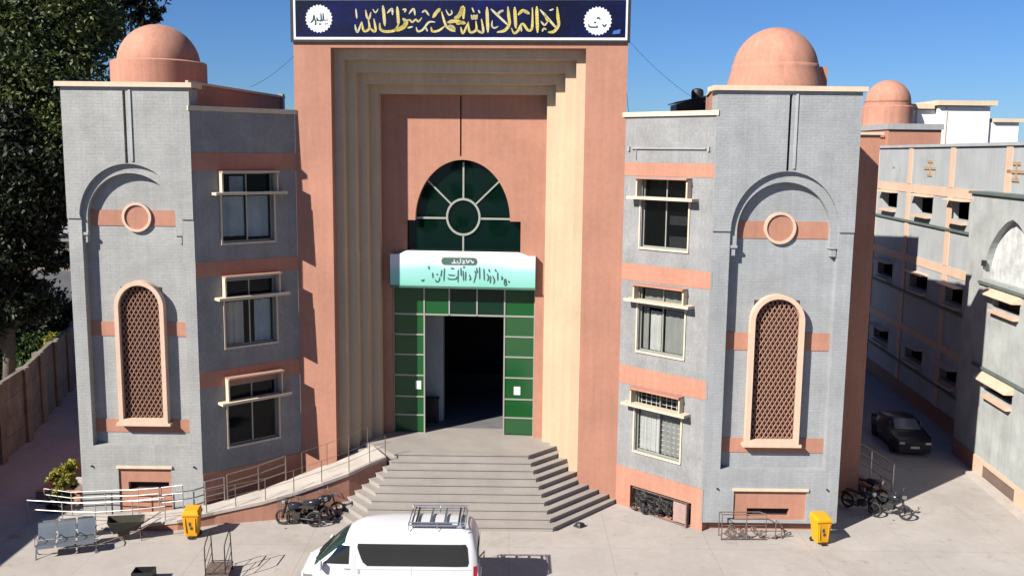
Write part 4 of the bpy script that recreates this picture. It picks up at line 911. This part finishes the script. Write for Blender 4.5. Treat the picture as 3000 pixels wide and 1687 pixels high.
# ------------------------------------------------------------------ iron work
def scroll(mb, cx, cz, r, turns, d, y, w=.014, a0=0):
    pts = []; n = int(14 * turns)
    for i in range(n + 1): t = i / n; a_ = a0 + d * turns * 2 * pi * t; rr_ = r * (1 - .8 * t); pts.append((cx + rr_ * cos(a_), y, cz + rr_ * sin(a_)))
    mb.tube(pts, w, 4)
g1 = empty('iron_grille', (4.27, 36.87, 0), math.atan2(-2.82, 2.93), 'black scrolled wrought iron grille leaning in the basement opening of the right wing', 'grille')
a, b = Lr - 3.2, Lr - .62
MB().tube([(a, -.1, .04), (b, -.1, .04), (b, -.04, .9), (a, -.04, .9)], .022, 5, True).tube([((a + b) / 2, -.1, .04), ((a + b) / 2, -.04, .9)], .02, 5).build('frame', RUST, g1)
sc = MB(); random.seed(4)
for i in range(34): scroll(sc, a + .14 + random.random() * 1.75, .14 + random.random() * .62, .09 + .1 * random.random(), 1.4, random.choice((-1, 1)), -.12 - .1 * random.random(), .028, random.random() * 6)
sc.build('scrollwork', BLKM, g1)
MB().box(a + 1.95, b - .05, -.09, -.07, .1, .86).build('sheet', mat('pinkish_sheet', (0.25, 0.17, 0.155), .8, var=.15), g1)
MB().box(b - .0, b + .05, -.2, -.04, .0, .95).build('side_plank', RUST, g1)
g2 = empty('rusty_frame', (7.75, 33.25, 0), R(1), 'rusty iron gate frame standing in front of the right tower plinth', 'frame')
MB().tube([(0, 0, 0), (0, 0, .98), (1.62, 0, .98), (1.62, 0, 0)], .026, 5).tube([(0, 0, .05), (1.62, 0, .05)], .026, 5).tube([(0, .45, .9), (1.5, .45, .9), (1.62, 0, .98)], .022, 5).tube([(0, .0, .98), (0, .45, .9), (0, .42, 0)], .022, 5).tube([(.9, 0, .05), (.9, 0, .98)], .022, 5).build('frame', RUST, g2)
sc = MB(); random.seed(9)
for i in range(34): scroll(sc, .1 + random.random() * 1.4, .1 + random.random() * .42, .05 + .07 * random.random(), 1.3, random.choice((-1, 1)), -.02, .019, random.random() * 6)
sc.tube([(0, 0, .56), (1.62, 0, .56)], .012, 4); sc.build('scrollwork', RUST, g2)
sb_ = empty('scrap_iron', (9.75, 33.35, 0), R(30), 'bent rusty scrap bars lying beside the iron frame at the right tower', 'scrap')
MB().tube([(0, 0, .02), (.1, .1, .7), (.35, .0, .4), (.6, .1, .02)], .025, 5).tube([(-.1, .1, .05), (.7, -.1, .1)], .03, 5).tube([(.2, -.1, .05), (.5, .2, .3)], .02, 5).build('bars', RUST, sb_)
g3 = empty('rusty_frame', (-8.7, 34.3, 0), R(14), 'brown mesh frame leaning on the ramp wall below the gate', 'frame')
MB().tube([(0, 0, 0), (0, .2, .95), (1.0, .2, .95), (1.0, 0, 0)], .02, 5, True).tube([(.5, .02, 0), (.5, .2, .95)], .016, 5).build('frame', RUST, g3)
sc = MB()
for i in range(12): sc.tube([(.08 * i + .05, .01, 0), (.08 * i + .05, .2, .93)], .008, 4)
for j in range(8): sc.tube([(0, .2 * j / 8, .93 * j / 8 + .05), (1, .2 * j / 8, .93 * j / 8 + .05)], .008, 4)
sc.build('mesh', RUST, g3)

# ------------------------------------------------------------------ motorcycles
def motorbike(loc, rz, label, tank=None):
    o = empty('motorcycle', loc, rz, label, 'motorcycle', 'parked motorcycles')
    for x in (-.62, .62):
        mt = Matrix.Translation((x, 0, .3)) @ Matrix.Rotation(pi / 2, 4, 'X')
        w = MB().tube([(x + .26 * cos(2 * pi * i / 20), 0, .3 + .26 * sin(2 * pi * i / 20)) for i in range(20)], .045, 6, True).build('wheel', RUB, o, smooth=True)
        MB().lathe([(.05, -.04), (.05, .04)], 10, mtx=mt).tube([(x - .24, 0, .3), (x + .24, 0, .3)], .008, 4).tube([(x, 0, .06), (x, 0, .54)], .008, 4).build('hub', BLKM, w)
    MB().tube([(-.62, .07, .3), (-.1, .07, .32), (.1, .03, .55), (.42, 0, .85)], .025, 6).tube([(-.62, -.07, .3), (-.1, -.07, .32), (-.25, -.05, .68)], .022, 6).build('frame', BLKM, o)
    MB().box(-.12, .2, -.12, .12, .28, .52).build('engine', RUB, o, bevel=.04)
    MB().lathe([(.02, -.26), (.12, -.2), (.15, .0), (.13, .18), (.03, .26)], 12, mtx=Matrix.Translation((.15, 0, .78)) @ Matrix.Rotation(pi / 2, 4, 'Y')).build('tank', tank or CARP, o, smooth=True)
    MB().box(-.68, -.02, -.11, .11, .72, .80).build('seat', RUB, o, bevel=.035)
    MB().tube([(.62, .06, .3), (.44, .05, .9)], .025, 6).tube([(.62, -.06, .3), (.44, -.05, .9)], .025, 6).build('fork', BLKM, o)
    MB().tube([(.28, -.36, 1.02), (.42, -.2, 1.0), (.44, 0, .94), (.42, .2, 1.0), (.28, .36, 1.02)], .016, 6).build('handlebar', BLKM, o)
    MB().lathe([(.08, -.06), (.09, .05), (.02, .07)], 12, mtx=Matrix.Translation((.56, 0, .88)) @ Matrix.Rotation(pi / 2, 4, 'Y')).build('headlamp', STEEL, o)
    MB().tube([(.0, -.12, .28), (-.3, -.15, .26), (-.75, -.16, .36)], .035, 8).build('exhaust', BLKM, o)
    MB().tube([(-.9, 0, .52), (-.8, 0, .6), (-.6, 0, .62)], .05, 6).build('mudguard', BLKM, o)
    for s_ in (-1, 1): MB().tube([(.34, s_ * .3, 1.02), (.36, s_ * .34, 1.16)], .008, 4).lathe([(.05, 0), (.05, .01)], 10, .36, s_ * .36).build('mirror', STEEL, o)
    return o
motorbike((14.9, 35.85, 0), R(-48), 'nearest motorcycle in shade at the yard edge right of the tower')
motorbike((13.9, 36.2, 0), R(-55), 'motorcycle close to the right tower in its shade')
motorbike((14.7, 37.6, 0), R(-50), 'motorcycle behind the handrail in the shaded passage')
motorbike((-7.5, 34.45, 0), R(14), 'dark motorcycle parked below the ramp beside the stairs')
motorbike((-7.2, 34.85, 0), R(24), 'second dark motorcycle squeezed between the ramp wall and the stairs')
motorbike((-7.9, 34.15, 0), R(170), 'outermost dark motorcycle beside the brown mesh frame, facing left')
railing('passage_railing', [(14.0, 41.4, .85), (14.75, 40.4, .6), (15.45, 39.4, .3), (16.05, 38.5, 0)], 1.2, (1.2, .8, .4), STEEL, .04, 'dark pipe railing sloping down in the shaded passage right of the tower', None, .032)

# ------------------------------------------------------------------ dark car in the passage
sr = empty('side_ramp', (14, 40, 0), 0, 'terracotta sided ramp rising beneath the dark pipe railing in the passage', 'ramp')
MB().prism([(-1.0, 2.6), (-.1, 1.2), (1.95, -1.5), (1.6, -1.9), (-1.3, 1.9)], 0, [.95, .84, .05, .05, .95]).build('deck', TERRA, sr)
cr2 = empty('parked_car', (18.95, 43.2, 0), R(86), 'dark saloon car parked in deep shade in the passage by the right building', 'car')
CR = [(0, .72), (.1, .82), (.9, .95), (1.1, 1.0), (1.75, 1.38), (2.1, 1.45), (2.9, 1.43), (3.6, 1.08), (4.2, 1.0), (4.35, .8)]
vs = []; fs = []; cxs = [0, .05, .15, .4, .9, 1.1, 1.4, 1.75, 2.1, 2.5, 2.9, 3.25, 3.6, 4.0, 4.2, 4.3, 4.35]
for x in cxs:
    zr = lerp_tab(CR, x); w = .84 if .2 < x < 4.2 else .74; ring = [(w - .05, .22), (w, .4), (w, .72)]
    for t in (.25, .5, .75, .9, 1): z = .72 + (zr - .72) * t; ring.append((w * (1 - .22 * t * (zr > 1.05)) * (1 - .25 * (t == 1)), z))
    full = [(x, -y, z) for y, z in ring] + [(x, y, z) for y, z in reversed(ring)]; K = len(full); vs += full
for i in range(len(cxs) - 1):
    for k in range(K): l = (k + 1) % K; fs.append((i * K + l, i * K + k, (i + 1) * K + k, (i + 1) * K + l))
fs.append(tuple(reversed(range(K)))); fs.append(tuple(range((len(cxs) - 1) * K, len(cxs) * K)))
fs = [tuple(reversed(f)) for f in fs]
MB().add(vs, fs).build('body', CARP, cr2, smooth=True, auto=True)
MB().add([(1.12, -.62, 1.03), (1.12, .62, 1.03), (1.72, .52, 1.4), (1.72, -.52, 1.4)], [(0, 3, 2, 1)]).build('windscreen', mat('pale_screen', (0.14, 0.15, 0.18), .1), cr2)
for s_ in (-1, 1): MB().box(1.5, 3.3, s_ * .70 - .01, s_ * .70 + .01, 1.02, 1.3).build('side_window', VGL, cr2); MB().box(-.01, .1, s_ * .6 - .12, s_ * .6 + .12, .62, .72).build('headlamp', STEEL, cr2)
MB().box(-.03, .0, -.2, .2, .42, .52).build('number_plate', PAPER, cr2)
for x in (.8, 3.5):
    for s_ in (-1, 1): MB().lathe([(.18, -.09), (.31, -.09), (.31, .09), (.18, .09)], 18, mtx=Matrix.Translation((x, s_ * .78, .31)) @ Matrix.Rotation(pi / 2, 4, 'X')).build('wheel', RUB, cr2, smooth=True, auto=True)

bg_ = empty('dropped_bag', (2.65, 34.35, 0), 0, 'small crumpled black bag at the foot of the right stair flight', 'bag')
vs = [(.22 * cos(a_) * (1 + .3 * sin(3 * a_ + h)), .14 * sin(a_) * (1 + .2 * cos(4 * a_)), h * .16) for h in (0, .6, 1.0) for a_ in [2 * pi * i / 12 for i in range(12)]]
vs = [(x * (1 - .45 * (i // 12) / 2), y * (1 - .4 * (i // 12) / 2), z) for i, (x, y, z) in enumerate(vs)]
fs = [(k, (k + 1) % 12, 12 + (k + 1) % 12, 12 + k) for k in range(12)] + [(12 + k, 12 + (k + 1) % 12, 24 + (k + 1) % 12, 24 + k) for k in range(12)] + [tuple(range(24, 36))]
MB().add(vs, fs).build('bag_shell', BLKM, bg_)

# ------------------------------------------------------------------ overhead wires
def wire(a, b, sag, label):
    a, b = Vector(a), Vector(b); pts = [a + (b - a) * i / 12 - Vector((0, 0, sag * 4 * (i / 12) * (1 - i / 12))) for i in range(13)]
    o = MB().tube([p - a for p in pts], .008, 4).build('overhead_wire', BLKM); o.location = a
    tag(o, label, 'wire', 'thin wires tied to the gate top')
wire((-8.5, 38.2, 17.7), (-11.0, 40.5, 16.5), .15, 'thin wire from the gate top down to the roof on the left')
wire((4.25, 37.4, 18.3), (7.6, 41.8, 16.4), .15, 'long thin wire slanting from the banner to the tank on the right roof')
wire((4.25, 37.4, 16.9), (4.6, 38.6, 15.3), .05, 'short steep wire dropping beside the gate onto the right wing roof')

# ------------------------------------------------------------------ boundary wall of precast panels
bw = empty('boundary_wall', (-22.6, 40.8, 0), 0, 'weathered precast concrete boundary wall with square piers on the left', 'wall')
wp = [(-22.5, 31, 3.4), (-22.5, 34.3, 3.45), (-22.5, 37.6, 3.5), (-22.65, 40.9, 3.5), (-23.15, 44.2, 3.5), (-24.0, 47.4, 3.55), (-24.8, 50.6, 3.45), (-25.6, 53.8, 3.4), (-26.5, 57.0, 3.4), (-27.4, 60.2, 3.4), (-28.3, 63.4, 3.4)]
for i, (x, y, h) in enumerate(wp):
    x -= -22.6; y -= 40.8
    B(x - .22, x + .22, y - .22, y + .22, 0, h + .1).build('pier', WALLC, bw)
    if i < len(wp) - 1:
        x2, y2, h2 = wp[i + 1]; x2 -= -22.6; y2 -= 40.8; d = Vector((x2 - x, y2 - y)); L_ = d.length; mt = Matrix.Translation((x, y, 0)) @ Matrix.Rotation(math.atan2(d.y, d.x), 4, 'Z')
        for j in range(4): z0 = j * (h / 4.0); B_ = MB().box(.23, L_ - .23, -.05 + .008 * (j % 2), .06, z0 + .012, z0 + h / 4.0 - .012, mt).build('panel', WALLC, bw)
        MB().box(.23, L_ - .23, -.1, .1, h - .005, h + .07, mt).build('coping', WALLC, bw)

# ------------------------------------------------------------------ trees, shrubs, grass
def leaves(name, blobs, n, size, m, parent, seed, squash=.8):
    rnd = random.Random(seed); vs = []; fs = []
    tot = sum(b[3] ** 2 for b in blobs)
    for (cx_, cy_, cz_, r) in blobs:
        k = int(n * r * r / tot)
        # each blob is made of many small clumps, leaves gather round the clumps
        cl = []
        for _ in range(max(6, k // 45)):
            u = rnd.uniform(-1, 1); a_ = rnd.uniform(0, 2 * pi); q = math.sqrt(1 - u * u); rr_ = r * (.45 + .6 * rnd.random() ** .6)
            cl.append((cx_ + rr_ * q * cos(a_), cy_ + rr_ * q * sin(a_), cz_ + rr_ * u * squash, r * rnd.uniform(.1, .24)))
        for _ in range(k):
            c = rnd.choice(cl); p = Vector((c[0] + rnd.gauss(0, c[3]), c[1] + rnd.gauss(0, c[3]), c[2] + rnd.gauss(0, c[3] * .7)))
            nrm = Vector((rnd.gauss(0, 1), rnd.gauss(0, 1), rnd.gauss(.5, 1))).normalized(); a = nrm.orthogonal().normalized(); a.rotate(Matrix.Rotation(rnd.uniform(0, 6.28), 3, nrm)); b = nrm.cross(a)
            s_ = size * rnd.uniform(.6, 1.3); o = len(vs)
            vs += [tuple(p - a * s_), tuple(p + b * s_ * .45), tuple(p + a * s_), tuple(p - b * s_ * .45)]; fs.append((o, o + 1, o + 2, o + 3))
    me = bpy.data.meshes.new(name); me.from_pydata(vs, [], fs); me.materials.append(m); o = bpy.data.objects.new(name, me); return link(o, parent)
def tree(loc, h, trunk_r, blobs, n, size, m, label, seed):
    t = empty('tree', loc, 0, label, 'tree', 'trees beyond the boundary wall'); rnd = random.Random(seed)
    top = max(b[2] for b in blobs)
    mb = MB().tube([(0, 0, -.3), (.15, .1, h * .25), (-.1, .2, h * .5), (.2, 0, top * .9)], [trunk_r, trunk_r * .8, trunk_r * .6, trunk_r * .2], 8)
    for b in blobs:
        z0 = max(h * .18, b[2] - b[3] * 1.6 - 1); z0 = min(z0, top * .7); mb.tube([(0, .1, z0), (b[0] * .5, b[1] * .5, (z0 + b[2]) / 2 + .3), (b[0], b[1], b[2])], [trunk_r * .4, trunk_r * .25, trunk_r * .08], 6)
    mb.build('trunk', BARK, t, smooth=True)
    leaves('crown', blobs, n, size, m, t, seed)
    return t
tree((-30.4, 55, 0), 24, .55, [(0, 0, 20.5, 4.6), (-3.8, -.5, 17, 4.0), (3.6, -.5, 17.6, 3.6), (4.6, .5, 21.3, 3.3), (-3.5, 1, 22.5, 4), (1, 1, 24.5, 4), (-1, -2, 14.2, 3.8), (4.4, -1.5, 13.5, 2.8), (-5.5, -1, 12.5, 3), (0, 0, 18, 3), (1.5, 0, 15.5, 2.4)], 135000, .17, LEAF1, 'tall olive green tree filling the upper left corner behind the left tower', 3)
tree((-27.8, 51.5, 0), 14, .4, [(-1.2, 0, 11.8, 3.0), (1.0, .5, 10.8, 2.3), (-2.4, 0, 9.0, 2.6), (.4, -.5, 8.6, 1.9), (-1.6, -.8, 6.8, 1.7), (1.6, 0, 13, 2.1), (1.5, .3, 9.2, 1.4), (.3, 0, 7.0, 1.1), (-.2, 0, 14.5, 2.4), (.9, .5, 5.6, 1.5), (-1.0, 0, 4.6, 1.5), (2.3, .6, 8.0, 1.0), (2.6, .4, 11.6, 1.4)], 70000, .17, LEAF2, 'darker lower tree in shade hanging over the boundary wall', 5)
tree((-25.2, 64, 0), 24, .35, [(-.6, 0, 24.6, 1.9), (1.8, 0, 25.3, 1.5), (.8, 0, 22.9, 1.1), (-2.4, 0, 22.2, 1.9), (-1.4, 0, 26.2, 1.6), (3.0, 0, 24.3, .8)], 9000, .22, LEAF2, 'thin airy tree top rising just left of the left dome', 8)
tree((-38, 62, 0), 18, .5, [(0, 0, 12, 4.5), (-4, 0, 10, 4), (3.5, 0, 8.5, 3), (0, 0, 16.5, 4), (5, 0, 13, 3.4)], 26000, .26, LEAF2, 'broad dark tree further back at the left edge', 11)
for i, (x, y, h, r, m, lab) in enumerate(((-30.5, 61, 1.5, 1.5, LEAF4, 'rounded green bush on the lawn nearest the wall corner'), (-27.6, 64.5, 1.7, 1.6, LEAF4, 'bright green bush on the lawn close behind the tower edge'), (-31.0, 54.5, 2.4, 1.3, LEAF2, 'dark bush rising behind the boundary wall'), (-28.2, 58.5, 3.0, .8, LEAF3, 'straggly yellowing bush over the boundary wall'))):
    s_ = empty('bush', (x, y, 0), 0, lab, 'bush', 'bushes behind the boundary wall')
    MB().tube([(0, 0, -.1), (0, 0, h * .7)], .05, 5).build('stem', BARK, s_); leaves('foliage', [(0, 0, h * .6, r), (r * .7, .2, h * .45, r * .7), (-r * .7, 0, h * .5, r * .7)], 3500, .14, m, s_, 20 + i)
for i, (x, y, h, r) in enumerate(((-32.5, 66, 3.4, 2.6), (-29.5, 69, 2.8, 2.2), (-35.5, 63, 4.2, 3.0))):
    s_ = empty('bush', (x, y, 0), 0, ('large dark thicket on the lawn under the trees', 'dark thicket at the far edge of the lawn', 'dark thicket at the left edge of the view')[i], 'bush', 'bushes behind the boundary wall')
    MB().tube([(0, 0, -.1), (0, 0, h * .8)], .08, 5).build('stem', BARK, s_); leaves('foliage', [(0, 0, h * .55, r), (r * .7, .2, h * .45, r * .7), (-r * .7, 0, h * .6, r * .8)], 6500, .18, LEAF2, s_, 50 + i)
s_ = empty('shrub', (-17.25, 35.35, 0), 0, 'yellow green shrub at the ramp foot left of the tower', 'shrub')
MB().tube([(0, 0, 0), (.05, 0, .9), (.15, 0, 1.5)], .03, 5).tube([(0, 0, .2), (-.25, .05, .8)], .02, 5).build('stem', BARK, s_)
leaves('foliage', [(.1, 0, 1.5, .42), (-.25, 0, 1.15, .38), (.35, 0, 1.8, .28)], 1700, .09, LEAF3, s_, 31)
leaves('foliage', [(-.1, 0, .55, .4), (.15, 0, .8, .3), (-.35, 0, .25, .3)], 1100, .07, LEAF2, s_, 32)
# lawn grass tufts seen over the wall
rnd = random.Random(5); vs = []; fs = []
for _ in range(26000):
    x = rnd.uniform(-41, -28.8); y = rnd.uniform(55, 83); h = rnd.uniform(.08, .3) ; a_ = rnd.uniform(0, pi); o = len(vs); dx, dy = .07 * cos(a_), .07 * sin(a_); lx, ly = rnd.gauss(0, .06), rnd.gauss(0, .06)
    vs += [(x - dx, y - dy, .02), (x + dx, y + dy, .02), (x + lx, y + ly, h)]; fs.append((o, o + 1, o + 2))
me = bpy.data.meshes.new('grass'); me.from_pydata(vs, [], fs); me.materials.append(LEAF4); o = link(bpy.data.objects.new('grass', me)); tag(o, 'bright green lawn grass behind the boundary wall', 'grass', kind='stuff')
# far house and wall glimpsed under the trees
fh = empty('far_house', (-52, 108, 0), 0, 'pale low house glimpsed between the tree and the left tower', 'building')
B(-5, 6, 0, 8, 0, 4.2).build('wall', SOIL, fh); B(-5.4, 6.4, -.4, 8.4, 4.2, 4.5).build('roof', STONES, fh); B(-4, 5, -.02, 0, 2.6, 3.4).build('window', BLACK, fh)
nb = empty('yard_shade_block', (-27.2, 20, 0), 0, 'unseen plain block added beyond the left boundary to shade the yard', 'building')  # added out of view to throw shade across the left of the yard
B(-5, 2.9, -12, 17.0, 0, 6.6).build('wall', STONES, nb); B(-5.2, 3.05, -12.2, 17.2, 6.6, 6.75).build('coping', TRIM, nb)

# ------------------------------------------------------------------ across the yard, mirrored in the glazing
ob = empty('opposite_block', (0, -52, 0), 0, 'pale block across the yard that shows mirrored in the gate glazing', 'building')
B(-30, 34, -10, 0, 0, 15.5).build('wall', WBLD, ob)
for k in range(3):
    for i in range(12): B(-27 + i * 5, -24.6 + i * 5, .0, .05, 3 + k * 4.2, 5.2 + k * 4.2).build('window', BLACK, ob)
tree((-2.5, -36, 0), 18, .4, [(0, 0, 13, 3.4), (-2.6, 0, 11, 2.6), (2.8, .5, 11.5, 2.8), (.4, 0, 16.2, 2.8)], 9000, .32, LEAF1, 'leafy tree across the yard, mirrored in the arched window', 41)
tree((7.5, -40, 0), 18, .4, [(0, 0, 12, 3.4), (-2.6, 0, 15, 2.6), (2.8, .5, 10.5, 2.8)], 7000, .32, LEAF2, 'second darker tree across the yard behind the camera', 43)
